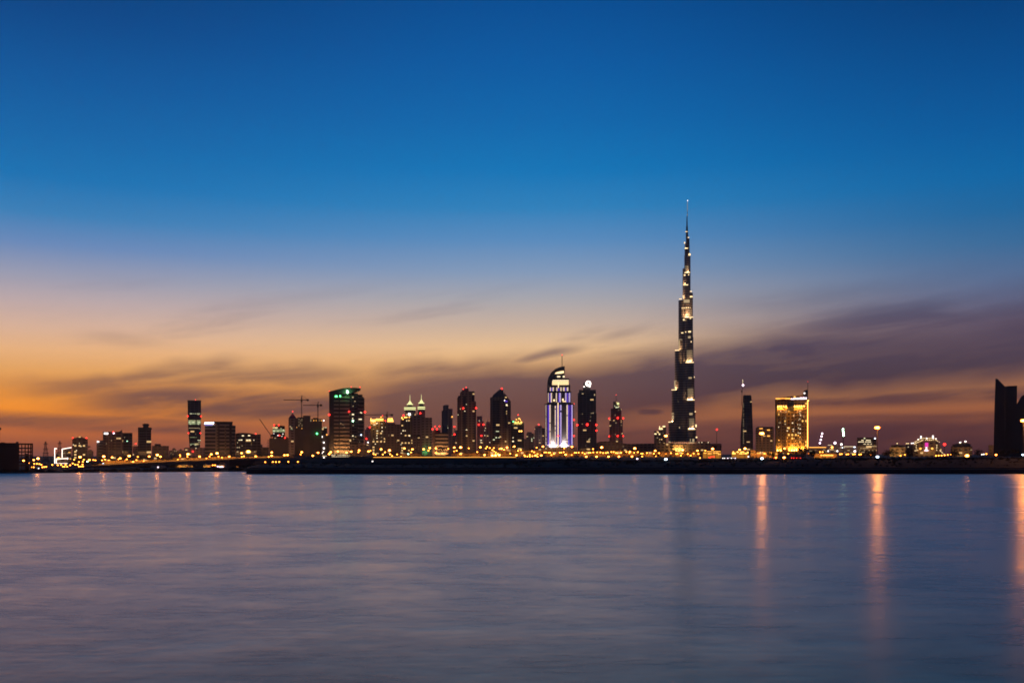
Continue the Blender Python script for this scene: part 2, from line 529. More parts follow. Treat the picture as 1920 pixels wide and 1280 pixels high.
class Thing:
    """an Empty at the thing's base; px helpers place its parts at distance D"""
    cache = {}

    def __init__(self, name, label, cat, x, D, gz=None, group=None, face=True):
        self.D = D
        self.x0 = wx(x, D)
        th = math.atan2(self.x0, D) if face else 0.0      # turned to look at the creek
        self.cs = math.cos(th)
        self.gz = PZ if gz is None else gz
        self.o = (wx(x, D), D, self.gz)
        self.root = bpy.data.objects.new(name, None)
        self.root.location = self.o
        self.root.rotation_euler = (0, 0, -th)
        self.root.empty_display_size = 2
        COL.objects.link(self.root)
        tag(self.root, label, cat, group)

    def X(self, x): return self.x0 + (wx(x, self.D) - self.x0) * self.cs
    def Z(self, y): return self.gz if y is None else wz(y, self.D)
    def m(self, px): return px * self.D / FPX

    def block(self, name, mat, *rects, depth=None, d0=0.0, parent=None):
        """boxes given by photo extents (x0, x1, ytop, ybottom)"""
        mb = MB()
        for i, r in enumerate(rects):
            x0, x1, yt, yb = r[:4]
            dd = (r[4] if len(r) > 4 else 0) + d0 + i * 0.05
            dp = depth or max(8.0, self.m(x1 - x0) * 0.8)
            mb.box(self.X(x0), self.X(x1), self.D + dd, self.D + dd + dp, self.Z(yb), self.Z(yt))
        return mb.build(name, mat, self, parent)

    def corner(self, name, mat, x0, xc, x1, yt, yb=None, dl=30, dr=30, yl=None, yr=None, parent=None):
        """tower seen on its corner: front edge at xc, sides run back to x0 and x1"""
        D = self.D
        p = [(self.X(x0), D + dl), (self.X(xc), D), (self.X(x1), D + dr), (self.X(x0 + x1 - xc), D + dl + dr)]
        zt = [self.Z(yl if yl else yt), self.Z(yt), self.Z(yr if yr else yt), self.Z(yt)]
        mb = MB()
        mb.poly([(a, b, z) for (a, b), z in zip(p, zt)], [(a, b, self.Z(yb)) for a, b in p])
        return mb.build(name, mat, self, parent)

    def outline(self, name, mat, pts, y0=0.0, y1=20.0, parent=None):
        mb = MB()
        mb.face([(self.X(x), self.Z(y)) for x, y in pts], self.D + y0, self.D + y1)
        return mb.build(name, mat, self, parent)

    def lights(self, mat, pts, name='lit_window', d=-0.6, label=None):
        """one small lit box per (x, y, w, h) centre, each an object of its own"""
        for p in pts:
            x, y, w, h = (tuple(p) + (1.2, 1.2))[:4] if len(p) == 2 else p[:4]
            key = (mat, name)
            if key not in Thing.cache:
                mb = MB().box(-0.5, 0.5, -0.25, 0.25, -0.5, 0.5)
                ob = mb.build(name, mat)
                Thing.cache[key] = ob.data
                bpy.data.objects.remove(ob)
            ob = bpy.data.objects.new(name, Thing.cache[key])
            COL.objects.link(ob)
            ob.parent = self.root
            dd = p[4] if len(p) > 4 else d
            ob.location = (self.X(x) - self.o[0], dd, self.Z(y) - self.gz)
            ob.scale = (self.m(w), 1, self.m(h))
            if label: ob['label'] = label

    def balls(self, mat, pts, name='beacon_light', r=1.0, d=-1.2):
        for p in pts:
            x, y = p[:2]
            rr = (p[2] if len(p) > 2 else r) * (.78 if mat in ('red', 'reds', 'white') and name == 'beacon_light' else 1)
            key = (mat, name, 'b')
            if key not in Thing.cache:
                ob = MB().ball(0, 0, 0, 1, 10).build(name, mat)
                Thing.cache[key] = ob.data
                bpy.data.objects.remove(ob)
            ob = bpy.data.objects.new(name, Thing.cache[key])
            COL.objects.link(ob)
            ob.parent = self.root
            ob.location = (self.X(x) - self.o[0], d, self.Z(y) - self.gz)
            ob.scale = (self.m(rr),) * 3

    def strip(self, name, mat, x, y0, y1, w=1.0, pitch=None, d=-0.5, fill=0.6, parent=None, drop=0.0):
        """vertical run of bead lights (or one tube) as a single part"""
        mb = MB()
        if pitch is None:
            mb.box(self.X(x - w / 2), self.X(x + w / 2), self.D + d - 0.4, self.D + d + 0.2, self.Z(y1), self.Z(y0))
        else:
            y = y0
            while y < y1:
                if random.random() >= drop:
                    mb.box(self.X(x - w / 2), self.X(x + w / 2), self.D + d - 0.4, self.D + d + 0.2, self.Z(y + pitch * fill), self.Z(y))
                y += pitch
        return mb.build(name, mat, self, parent)

    def area(self, x, y, w, h, energy, col=(1, 0.6, 0.25), d=-3.0, tilt=60):
        """area light aimed at a wall; some are floodlights, some added glow"""
        ld = bpy.data.lights.new('wall_wash_light', 'AREA')
        ld.shape = 'RECTANGLE'
        ld.size, ld.size_y = self.m(w), h
        ld.energy = energy * AREA_GAIN
        ld.color = col
        ob = bpy.data.objects.new('wall_wash_light', ld)
        COL.objects.link(ob)
        ob.parent = self.root
        ob.location = (self.X(x) - self.o[0], d, self.Z(y) - self.gz)
        # area light shines along -Z; turn it to face up and back onto the wall
        ob.rotation_euler = (R(90 + tilt), 0, 0)


AREA_GAIN = 0.25


def street_glow(T, x0, x1, e=16000):
    """an area light added for the street glow at a tower's foot, washing its lower floors"""
    T.area((x0 + x1) / 2, 856, (x1 - x0) * .8, 6, e, (1, .46, .16), d=-34, tilt=48)


def steps(T, mat, n, x0, x1, ya, yb, seed, w=1.0, h=0.9, avoid=()):
    rs = random.Random(seed)
    T.lights(mat, [(rs.uniform(x0, x1), rs.uniform(ya, yb), w * rs.uniform(.7, 1.3), h) for _ in range(n)])
# ================================================================ LAND
def sheet(name, pts, z, mat, skirt=None):
    n = len(pts)
    v = [(x, y, z) for x, y in pts]
    f = [tuple(range(n))]
    if skirt is not None:
        v += [(x, y, skirt) for x, y in pts]
        f += [(i, (i + 1) % n, n + (i + 1) % n, n + i) for i in range(n)]
    o = mesh_from(name, v, f, mat)
    o['kind'] = 'structure'
    return o


# low land on the left, reaching the horizon
shore = [(-9000, 560)] + [(wx(x, D), D) for x, D in ((-260, 575), (0, 606), (60, 610), (150, 628), (300, 648), (400, 662), (480, 668), (560, 672))]
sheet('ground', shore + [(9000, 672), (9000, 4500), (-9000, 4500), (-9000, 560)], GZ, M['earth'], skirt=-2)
# raised bank on the right
crest = [(462, 872), (470, 869), (500, 867.5), (540, 867), (580, 866), (640, 867), (720, 868), (800, 868), (880, 868), (960, 867),
         (1000, 863), (1060, 861), (1120, 861.5), (1180, 863.5), (1260, 863), (1400, 862), (1450, 860.5), (1500, 859), (1560, 859),
         (1620, 858.5), (1700, 859), (1800, 858), (1920, 858), (2200, 857), (2700, 857)]
rs = random.Random(3)
xs = [462 + i * 6 for i in range(int((2700 - 462) / 6))]
def interp(tab, x):
    for (a, u), (b, v) in zip(tab[:-1], tab[1:]):
        if a <= x <= b:
            return u + (v - u) * (x - a) / (b - a)
    return tab[-1][1]
rows = [(589.0, 888.2, 'z', 0), (589.0, None, 'z', 2.35), (592.5, None, 'z', 2.35), (592.6, None, 'z', 3.3), (598, None, 'z', 3.3),
        (612, None, 'f', 0.45), (628, None, 'f', 0.8), (640, None, 'c', 0), (652, None, 'c', 0), (665, None, 'z', PZ), (900, None, 'z', PZ)]
V, F = [], []
for x in xs:
    X640 = wx(x, 640)
    zc = wz(interp(crest, x), 640) - 0.6 + rs.uniform(-.25, .25)
    for D, _, k, a in rows:
        z = a if k == 'z' else (3.3 + (zc - 3.3) * a + rs.uniform(-.2, .2) if k == 'f' else zc)
        if _ is not None: z = -2
        V.append((wx(x, 640) * (D / 640 if D < 640 else 1), D, z))
nr = len(rows)
for i in range(len(xs) - 1):
    for j in range(nr - 1):
        a = i * nr + j
        F.append((a, a + nr, a + nr + 1, a + 1))
F.append(tuple(range(nr)) + ())
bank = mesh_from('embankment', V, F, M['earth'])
bank['kind'] = 'structure'
sheet('plateau', [(wx(455, 899), 899), (8900, 899), (8900, 4400), (wx(380, 1300) * 2, 4400), (wx(440, 1300), 1300)], PZ - 0.02, M['asphalt'], skirt=-1)
T = Thing('quay_wall', 'long low stone quay wall along the waterline in front of the dark bank', 'wall', 462, 588.4, gz=-1.5, face=False)
mb = MB()
mb.box(wx(462, 588), 1100, 588.2, 590.2, -1.5, 2.6)
mb.build('lower_wall', 'quay', T)
mb = MB().box(wx(462, 588) + .6, 1100, 592.2, 593.4, 2.36, 3.6)
mb.build('upper_wall', 'quay', T)
mb = MB().box(wx(462, 588) - .1, 1100, 587.9, 590.6, 2.6, 2.9)
mb.build('coping', 'concrete', T)

# leafy scrub over the bank: many small leaf clumps, uncountable
def scrub(name, label, spots, n_per=26, seed=1):
    rs = random.Random(seed)
    v, f = [], []
    for (cx, cy, cz, r, h) in spots:
        for _ in range(n_per):
            th, ph, q = rs.uniform(0, 6.283), rs.uniform(0, 1.5), rs.uniform(0.45, 1.0)
            p = Vector((cx + r * q * math.cos(th) * math.cos(ph), cy + r * q * math.sin(th) * math.cos(ph), cz + h * q * math.sin(ph)))
            s = rs.uniform(0.25, 0.55)
            a = Vector((rs.uniform(-1, 1), rs.uniform(-1, 1), rs.uniform(-1, 1))).normalized()
            b = a.orthogonal().normalized()
            c = a.cross(b)
            k = len(v)
            v += [tuple(p + b * s), tuple(p - b * s * .5 + c * s * .7), tuple(p - b * s * .5 - c * s * .7), tuple(p + a * s * .6)]
            f += [(k, k + 1, k + 2), (k, k + 1, k + 3), (k + 1, k + 2, k + 3), (k, k + 2, k + 3)]
    return mesh_from(name, v, f, M['leaf'])


sp = []
for i in range(1500):
    x = rs.uniform(466, 2050)
    D = rs.choice([rs.uniform(604, 640), rs.uniform(636, 646)])
    zc = wz(interp(crest, x), 640) - 0.6
    z = 3.3 + (zc - 3.3) * max(0, min(1, (D - 598) / 40)) - 0.3
    r = rs.uniform(0.8, 2.2)
    big = 1.0 if x > 960 else 0.55
    sp.append((wx(x, 640), D, z, r, rs.uniform(0.6, 1.7) * big))
for i in range(260):
    x = rs.uniform(-120, 466)
    y0 = interp([(-200, 576), (0, 606), (150, 628), (300, 648), (480, 670)], x)
    sp.append((wx(x, y0), y0 + rs.uniform(4, 30), GZ, rs.uniform(1, 3), rs.uniform(.6, 1.8)))
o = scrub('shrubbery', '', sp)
o['kind'] = 'stuff'
tag(o, 'low dark scrub growing over the banks above the waterline', 'shrubs')


# ---- single trees that stand up from the bank
def tree(x, D, h, r, label, seed, gz=PZ, palm=False):
    T = Thing('palm_tree' if palm else 'tree', label, 'tree', x, D, gz, 'trees along the bank')
    rs = random.Random(seed)
    X0 = T.o[0]
    mb = MB()
    n = 6
    pts = [(X0 + math.sin(i * .7 + seed) * .12 * i * .4, D, gz + h * .55 * i / n) for i in range(n + 1)]
    for i in range(n):
        mb.bar(pts[i], pts[i + 1], 0.22 * (1 - .5 * i / n), 6)
    for i in range(0 if palm else 6):
        a = i * 1.05 + seed
        mb.bar(pts[-2], (X0 + math.cos(a) * r * .6, D + math.sin(a) * r * .6, gz + h * rs.uniform(.6, .8)), .09, 4)
    mb.build('trunk', 'bark', T)
    v, f = [], []
    if palm:
        for i in range(16):
            a = i * 6.283 / 16 + seed
            p0 = Vector(pts[-1])
            for j in range(6):
                u, w = j / 6, (j + 1) / 6
                A = p0 + Vector((math.cos(a) * r * u, math.sin(a) * r * u, 1.0 * math.sin(u * 2.6) - u * u * r * .5))
                B = p0 + Vector((math.cos(a) * r * w, math.sin(a) * r * w, 1.0 * math.sin(w * 2.6) - w * w * r * .5))
                s = Vector((-math.sin(a), math.cos(a), 0)) * (.35 * math.sin(math.pi * (u * .8 + .15)))
                k = len(v)
                v += [tuple(A - s), tuple(A + s), tuple(B + s), tuple(B - s)]
                f.append((k, k + 1, k + 2, k + 3))
    else:
        cl = [(rs.uniform(-.6, .6) * r, rs.uniform(-.6, .6) * r, h * rs.uniform(.55, .9)) for _ in range(9)]
        for cx, cy, cz in cl:
            for _ in range(34):
                d = Vector((rs.gauss(0, 1), rs.gauss(0, 1), rs.gauss(0, .8))) * r * .23
                p = Vector((X0 + cx, D + cy, gz + cz)) + d
                s = rs.uniform(.18, .4)
                a = Vector((rs.uniform(-1, 1), rs.uniform(-1, 1), rs.uniform(-1, 1))).normalized()
                b = a.orthogonal().normalized() * s
                c = a.cross(b)
                k = len(v)
                v += [tuple(p + b), tuple(p + c), tuple(p - b), tuple(p - c)]
                f.append((k, k + 1, k + 2, k + 3))
    mb = MB()
    mb.v, mb.f = v, f
    mb.build('crown', 'leaf', T, recalc=False)


for i, (x, D, h, r, pm, lb) in enumerate([
    (1508, 700, 7.5, 4.2, 0, 'round dark tree beside the foot of the gold lit hotel'),
    (1522, 690, 6.0, 3.4, 0, 'dark tree right of the round tree by the gold hotel'),
    (1446, 700, 5.0, 3.0, 0, 'small dark tree left of the gold lit hotel'),
    (1632, 680, 5.5, 3.6, 0, 'dark bushy tree just left of the tallest floodlight mast'),
    (1664, 690, 6.0, 4.0, 0, 'dark bushy tree just right of the tallest floodlight mast'),
    (1676, 690, 6.8, 4.2, 0, 'spreading dark tree left of the lit palace'),
    (1706, 700, 6.2, 4.0, 0, 'low dark tree below the left end of the lit palace'),
    (1792, 690, 5.6, 3.8, 0, 'dark tree below the building with two roof ornaments'),
    (1836, 690, 6.4, 3.4, 0, 'dark tree between the ornamented building and the slanted slab tower'),
    (1884, 690, 6.6, 4.4, 0, 'wide dark tree at the foot of the slanted slab tower'),
    (1903, 700, 7.0, 4.0, 0, 'dark tree nearest the right edge below the slab tower'),
    (1232, 680, 5.0, 2.8, 1, 'small dark palm left of the white bank lamp'),
    (827, 740, 9.5, 4.2, 0, 'dark tree above the road wall below the banded office block'),
    (328, 900, 12, 7, 0, 'low dark tree between the grey block and the banded slab tower'),
    (178, 700, 6.5, 3.0, 1, 'dark palm on the left bank below the twin block towers'),
]):
    tree(x, D, h, r, lb, 40 + i, gz=GZ if x < 400 else PZ, palm=bool(pm))

# ---- elevated road with its approach (left) and its long retaining wall (middle)
T = Thing('road_bridge', 'long low road bridge on stout piers rising from the left bank', 'bridge', 300, 800, gz=GZ, face=False)
deck = [(150, 876.0), (200, 873.5), (250, 870.5), (300, 868), (350, 866), (400, 864), (440, 862.3), (480, 861), (540, 860)]
mb = MB()
for (x0, ya), (x1, yb) in zip(deck[:-1], deck[1:]):
    X0, X1, Za, Zb = wx(x0, 800), wx(x1, 800), wz(ya, 800), wz(yb, 800)
    mb.poly([(X0, 800, Za), (X1, 800, Zb), (X1, 822, Zb), (X0, 822, Za)], [(X0, 800, Za - 1.7), (X1, 800, Zb - 1.7), (X1, 822, Zb - 1.7), (X0, 822, Za - 1.7)])
mb.build('deck', 'concrete', T)
for yy, nm, ph in ((799.6, 'parapet', .9), (821.6, 'parapet', 2.4)):  # far parapet raised to catch the added orange light
    mb = MB()
    for (x0, ya), (x1, yb) in zip(deck[:-1], deck[1:]):
        X0, X1, Za, Zb = wx(x0, 800), wx(x1, 800), wz(ya, 800), wz(yb, 800)
        mb.poly([(X0, yy, Za + ph), (X1, yy, Zb + ph), (X1, yy + .35, Zb + ph), (X0, yy + .35, Za + ph)], [(X0, yy, Za - .3), (X1, yy, Zb - .3), (X1, yy + .35, Zb - .3), (X0, yy + .35, Za - .3)])
    mb.build(nm, 'concrete', T)
for x in range(170, 530, 24):
    T.area(x, interp(deck, x) - 1.0, 16, 1, 3000, (1, .36, .05), d=14, tilt=15)  # lights added along the far parapet, with no lamps built
for x in (262, 312, 363, 395, 427, 462, 500):
    z = wz(interp(deck, x), 800) - 1.7
    w = 1.6 if x not in (363, 427) else 2.6
    mb = MB().box(wx(x, 800) - w / 2, wx(x, 800) + w / 2, 802, 820, GZ, z - .8)
    mb.box(wx(x, 800) - w, wx(x, 800) + w, 801, 821, z - .8, z)
    mb.build('pier', 'concrete', T)
T = Thing('lit_road_trough', 'orange lit wall under the road bridge behind its thick piers', 'wall', 385, 835, gz=GZ, face=False)
for a, b in ((326, 352), (354, 372), (374, 398), (400, 421), (432, 446)):
    T.block('wall_panel', 'f_tan', (a, b, 871.5, None), depth=2)
    T.area((a + b) / 2, 876, (b - a) * .7, 2, 9000, (1, .45, .08), d=-6, tilt=10)
T.lights('pinkw', [(408, 875, 22, 1.6)], 'strip_light')
T.lights('white', [(388, 876.3, 7, .8), (341, 877, 4, .8)], 'strip_light')

T = Thing('retaining_wall', 'long dark road wall with an orange traffic trail along its top behind the bank', 'wall', 780, 700, face=False)
top = [(430, 862), (480, 861.0), (560, 860.0), (620, 859.0), (700, 858.4), (780, 858), (900, 858), (968, 858)]
mb = MB()
for (x0, ya), (x1, yb) in zip(top[:-1], top[1:]):
    X0, X1, Za, Zb = wx(x0, 700), wx(x1, 700), wz(ya, 700), wz(yb, 700)
    mb.poly([(X0, 700, Za), (X1, 700, Zb), (X1, 716, Zb), (X0, 716, Za)], [(X0, 700, 3), (X1, 700, 3), (X1, 716, 3), (X0, 716, 3)])
mb.build('wall', 'darkc', T)
mb = MB()
for (x0, ya), (x1, yb) in zip(top[:-1], top[1:]):
    X0, X1, Za, Zb = wx(x0, 700), wx(x1, 700), wz(ya, 700), wz(yb, 700)
    mb.poly([(X0, 714, Za + 1.0), (X1, 714, Zb + 1.0), (X1, 714.5, Zb + 1.0), (X0, 714.5, Za + 1.0)], [(X0, 714, Za), (X1, 714, Zb), (X1, 714.5, Zb), (X0, 714.5, Za)])
mb.build('parapet', 'concrete', T)
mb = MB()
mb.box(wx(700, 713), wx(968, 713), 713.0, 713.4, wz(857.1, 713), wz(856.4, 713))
mb.build('traffic_trail', 'amber', T)  # emissive strip standing in for the light trail of passing traffic
mb = MB()
mb.box(wx(590, 699), wx(775, 699), 698.6, 699.2, wz(862.3, 699), wz(861.9, 699))
for x in list(range(590, 700, 7)) + list(range(722, 772, 6)):
    mb.box(wx(x, 699) - .35, wx(x, 699) + .35, 698.2, 699.6, 6, wz(862, 699))
mb.build('buttress', 'darkc', T)
# ================================================================ CITY, left to right
RB = 'beacon_light'
# --- bare concrete frame at the left edge, near
T = Thing('unfinished_building', 'dark unfinished low building with open concrete floors at the left edge', 'building', 30, 660, gz=GZ)
T.block('closed_wing', 'darkc', (-90, 34.5, 830, None), depth=28)
T.block('stair_head', 'darkc', (30, 34.8, 827.8, 830), depth=5)
T.block('stair_head', 'darkc', (2, 9, 829, 830), depth=5)
for y in (830.6, 838.5, 845.5, 852, 858.5, 865, 871):
    T.block('floor_slab', 'f_frame', (34.6, 62, y, y + 2.3), depth=24)
for x in (35.3, 41, 47.5, 53.5, 58.3, 61.4):
    for d in (0.4, 12, 23):
        T.block('column', 'f_frame', (x - .8, x + .8, 831, None), depth=1, d0=d)
T.block('core_wall', 'darkc', (48, 53, 850, None), depth=8, d0=10)
T = Thing('signal_mast', 'thin pole with a dark round head cut by the left edge', 'pole', -0.5, 640, gz=GZ)
mb = MB().cyl(T.X(-.5), T.D, GZ, T.Z(806), .12)
mb.build('pole', 'steel', T)
MB().ball(T.X(-.5), T.D, T.Z(803.5), T.m(2.6), 12).build('round_head', 'steel', T)


def pylon(x, yt, D, label):
    T = Thing('power_pylon', label, 'pylon', x, D, gz=GZ, group='lattice power pylons on the left')
    z0, z1 = GZ, T.Z(yt)
    X0 = T.X(x)
    mb = MB()
    hw = lambda z: T.m(4.8) * (1 - (z - z0) / (z1 - z0)) ** 1.25 + T.m(.9)
    zs = [z0 + (z1 - z0) * i / 9 for i in range(10)]
    for za, zb in zip(zs[:-1], zs[1:]):
        a, b = hw(za), hw(zb)
        for sx, sy in ((1, 1), (1, -1), (-1, 1), (-1, -1)):
            mb.bar((X0 + sx * a, D + sy * a, za), (X0 + sx * b, D + sy * b, zb), .32)
        for sy in (-1, 1):
            mb.bar((X0 - a, D + sy * a, za), (X0 + b, D + sy * b, zb), .2)
            mb.bar((X0 + a, D + sy * a, za), (X0 - b, D + sy * b, zb), .2)
            mb.bar((X0 - b, D + sy * b, zb), (X0 + b, D + sy * b, zb), .2)
    mb.build('lattice_tower', 'steel', T)
    for yy, w in ((yt + 4.5, 4.2), (yt + 14, 5.0), (yt + 22, 5.6)):
        mb = MB()
        z, ww = T.Z(yy), T.m(w)
        for s in (-1, 1):
            mb.bar((X0, D, z + T.m(1)), (X0 + s * ww, D, z), .25)
            mb.bar((X0, D, z - T.m(.6)), (X0 + s * ww, D, z), .25)
        mb.build('cross_arm', 'steel', T)


pylon(85.5, 827.5, 1400, 'lattice power pylon right of the unfinished building, the nearer one')
pylon(112, 826.5, 1650, 'lattice power pylon behind the building outlined in white light')

T = Thing('outlined_building', 'low building outlined in white light tubes on the left bank', 'building', 118, 1150, gz=GZ)
T.outline('wall', 'f_tan', [(104, 873), (104, 850), (116, 850), (116, 841), (134, 838), (134, 873)], 0, 30)
for pts in ([(102.6, 872), (102.6, 840)], [(102.6, 840), (107, 841)], [(116, 841.5), (134, 838.5)], [(116.5, 841.5), (116.5, 857.5)], [(106, 860), (127, 859)], [(106, 868.5), (127, 868.5)], [(105.5, 859.5), (105.5, 872)], [(127, 857.5), (127, 861)]):
    mb = MB().bar((T.X(pts[0][0]), T.D - 1, T.Z(pts[0][1])), (T.X(pts[1][0]), T.D - 1, T.Z(pts[1][1])), T.m(.55))
    mb.build('outline_light', 'neon', T)
T.lights('creamd', [(119, 849, 4, .8), (129, 849, 6, .8), (132, 859, 2, 1.5), (122, 849, 1, 1)])
T.lights('amber', [(130, 847.5, 3.5, .9), (132, 860, 3, .8)], 'sign_panel')

T = Thing('residential_tower', 'grey residential tower with a domed roof line and two red roof lights', 'building', 150, 1500, gz=GZ)
T.outline('wall', 'f_lit', [(135.5, 875), (135.5, 821.5), (142, 820.5), (146, 819), (150, 817.8), (154, 818.5), (157, 820.5), (163.5, 822), (164.5, 824), (164.5, 875)], 0, 40)
T.block('side_wing', 'f_mauve', (160, 164.8, 824, None), depth=30, d0=-1)
T.balls('red', [(136.3, 820.8), (162.2, 820.8)], r=1.4)
T.lights('cream', [(137.5, 833.5, 1.6, 1.2), (149, 830.5, 1, 1), (152, 836.5, 1.4, 1.4), (143.5, 844, 2, 1.2)])

T = Thing('stepped_block', 'small dark stepped block with a roof sign beside the domed tower', 'building', 169, 1700, gz=GZ)
T.block('wall', 'f_mauve', (164.9, 175, 845, None), (166, 172, 842.5, 845), depth=25)
T.block('roof_sign', 'darkc', (163.5, 169.5, 836, 838), depth=1)
T.block('sign_post', 'steel', (166.2, 166.9, 838, 843), depth=1)

T = Thing('slim_block', 'narrow mauve tower with one white roof light', 'building', 187, 1550, gz=GZ)
T.block('wall', 'f_mauve', (181, 190, 829, None), (187, 194, 825, None, 4), depth=30)
T.balls('white', [(183.3, 827.6, 1.5), (185, 827.8, 1.0)], 'roof_light')

T = Thing('twin_wing_block', 'broad dark twin wing block with a peaked parapet and small roof signs', 'building', 221, 1500, gz=GZ)
T.block('left_wing', 'f_brown', (193, 222, 809, None), depth=35)
T.block('right_wing', 'f_dark', (229.5, 248.5, 811, None), depth=35)
T.outline('peaked_core', 'f_brown', [(221, 875), (221, 809.5), (225, 808), (228.8, 805), (229.6, 811), (230.5, 875)], -3, 30)
T.lights('white', [(199, 812.5, 7, 3)], 'roof_sign')
T.lights('pinkw', [(213.4, 812, 2.4, 2.4)], 'roof_sign')
T.balls('red', [(212.3, 809.6, 1.4)])
T.block('pilaster', 'f_tan', (203, 206, 815, None), (214, 217, 813, None), d0=-2, depth=2)
T.lights('creamd', [(209, 825.5, 1.6, 1.2), (199.5, 831.5, 1, 1), (233.5, 819.5, 1.2, 1.2), (214.5, 832, 1, 1), (221, 840, 1, 1)])
T.lights('greenw', [(238.5, 826.5, .9, .9)])

T = Thing('crowned_tower', 'dark slender tower with a flared crown and a boxy roof house', 'building', 272, 1600, gz=GZ)
T.block('wall', 'f_dark', (258.8, 273, 803.5, None), (271, 283.5, 803.5, None, -3), depth=34)
T.block('crown', 'darkc', (258.6, 285, 802.6, 804.2), (258.8, 284, 801, 801.7), depth=36, d0=-4)
for x in (259, 264, 283):
    T.block('crown_post', 'darkc', (x, x + .6, 801, 803), depth=1, d0=-3)
T.block('roof_house', 'darkc', (268.3, 278.5, 797.5, 803), (267, 280, 794.8, 797.3), (269.5, 278, 793.8, 795), depth=14)
T.balls('red', [(254.5, 831.5, 1.5), (282.5, 828.5, .6)])
T.block('annex', 'f_mauve', (249, 258.8, 836, None), depth=20, d0=6)

T = Thing('low_block', 'low dark block with a raised roof house right of the crowned tower', 'building', 300, 1400, gz=GZ)
T.block('wall', 'f_brown', (285, 316.5, 835.5, None), depth=30)
T.block('roof_house', 'darkc', (290, 301.5, 831.8, 835.5), depth=15, d0=3)

T = Thing('villa_cluster', 'low mauve block with two roof domes and scattered window lights', 'building', 332, 1500, gz=GZ)
T.block('wall', 'f_mauve', (317, 350, 844, None), (323, 330, 841.5, 844), (336, 341, 843, 844), depth=25)
mb = MB()
mb.lathe(T.X(326), T.D + 8, [(T.Z(842), T.m(3.2)), (T.Z(840.6), T.m(2.4)), (T.Z(839.4), .1)])
mb.build('roof_dome', 'darkc', T)
mb = MB()
mb.lathe(T.X(339), T.D + 8, [(T.Z(843.2), T.m(3)), (T.Z(842), T.m(2)), (T.Z(841.2), .1)])
mb.build('roof_dome', 'darkc', T)
T.lights('creamd', [(327.5, 845, 1.5, 1), (330.5, 845.5, 1.5, 1), (320.5, 849.5, 1, 1), (324, 851, 1.4, 1), (333, 852, 1, 1)])

# --- tapering slab with lit office floors
T = Thing('banded_slab_tower', 'tall dark slab tower narrowing downward with bands of lit office floors', 'building', 365, 2000, gz=GZ)
T.outline('wall', 'f_dark', [(351.7, 751), (377, 751), (376.8, 800), (375, 838), (375, 870), (355.5, 870), (355.5, 838), (352.6, 800)], 0, 45)
T.block('parapet', 'darkc', (351.4, 377.2, 750.2, 751.4), depth=46, d0=-.5)
rs = random.Random(11)
def row(T, y, x0, x1, mat, h=1.6, dens=.8, w=1.3):
    x = x0
    while x < x1:
        if rs.random() < dens:
            T.lights(mat, [(x + w / 2, y, w * rs.uniform(.7, .95), h * rs.uniform(.7, 1))])
        x += w
T.block('office_floor_band', 'olive', (353.5, 375.8, 787.2, 795.5), depth=1, d0=-.6)
row(T, 775.2, 356, 374.5, 'oliveb', 1.2, .7, 1.6)
row(T, 776.8, 367, 374, 'creamd', 1.2, .5, 1.6)
row(T, 788.2, 353.5, 375.5, 'creamd', 1.1, .8, 1.9)
row(T, 791.5, 353.5, 375.5, 'oliveb', 1.6, .35, 1.9)
row(T, 794.7, 354, 374, 'oliveb', 1.6, .45, 1.9)
T.block('dark_pier', 'darkc', (366.8, 368.8, 786.8, 796), depth=1, d0=-1.4)
row(T, 802.2, 354, 374.5, 'creamd', 1.1, .8, 1.9)
row(T, 804, 371, 375, 'olive', 1.2, .8, 1.6)
row(T, 813, 366, 369, 'creamd', 1, .8, 1.6)
row(T, 819.5, 356, 368, 'olive', 1.1, .8, 1.8)
row(T, 825, 369, 375.5, 'oliveb', 1.2, .8, 1.5)
row(T, 828.5, 370, 375, 'creamd', 1.2, .7, 1.6)
row(T, 832, 356.5, 374, 'olive', 1.6, .85, 1.9)
row(T, 834, 357, 371, 'oliveb', 1, .4, 1.9)
T.balls('red', [(352, 780, 1.5), (377, 780, 1.5), (353.3, 811.6, 1.3), (375.8, 811.6, 1.3)])
T.balls('reds', [(366.5, 749.3, 1.1)])
T.block('podium', 'f_mauve', (345.5, 385, 839, None), depth=40, d0=-6)
T.balls('red', [(361.6, 846, 1.7)], d=-9)
T.lights('cream', [(367.5, 839.8, 1.6, 1)], d=-7)

# --- broad office block with bright sign
T = Thing('signed_office_block', 'broad office block with striped floors and a white roof sign at left', 'building', 413, 1500, gz=GZ)
T.block('left_wing', 'f_band', (384.3, 404, 795.5, None), depth=34)
T.block('main_wing', 'f_band', (403.5, 436, 791, None, -2), depth=38)
T.block('right_wing', 'f_band', (435.6, 441.8, 797, None, 3), depth=30)
T.block('roof_parapet', 'darkc', (401, 436.4, 790, 792.4), depth=39, d0=-2.6)
T.block('pier', 'f_tan', (404, 409, 794, None), depth=1.5, d0=-3.6)
T.block('pier', 'f_tan', (421.5, 424, 797, None), depth=1.5, d0=-3.6)
T.block('pier', 'darkc', (409.5, 411.5, 794, None), depth=1, d0=-3)
T.block('pier', 'darkc', (430, 434.5, 794, None), depth=1, d0=-3)
mb = MB().face([(T.X(383.3), T.Z(795)), (T.X(400), T.Z(795)), (T.X(401.5), T.Z(791.3)), (T.X(384), T.Z(792))], T.D - 2.5, T.D - 1.5)
mb.build('roof_sign', 'bluew', T)
T.lights('violet', [(391, 796.6, 14, 1.4)], 'sign_edge', d=-1.8)

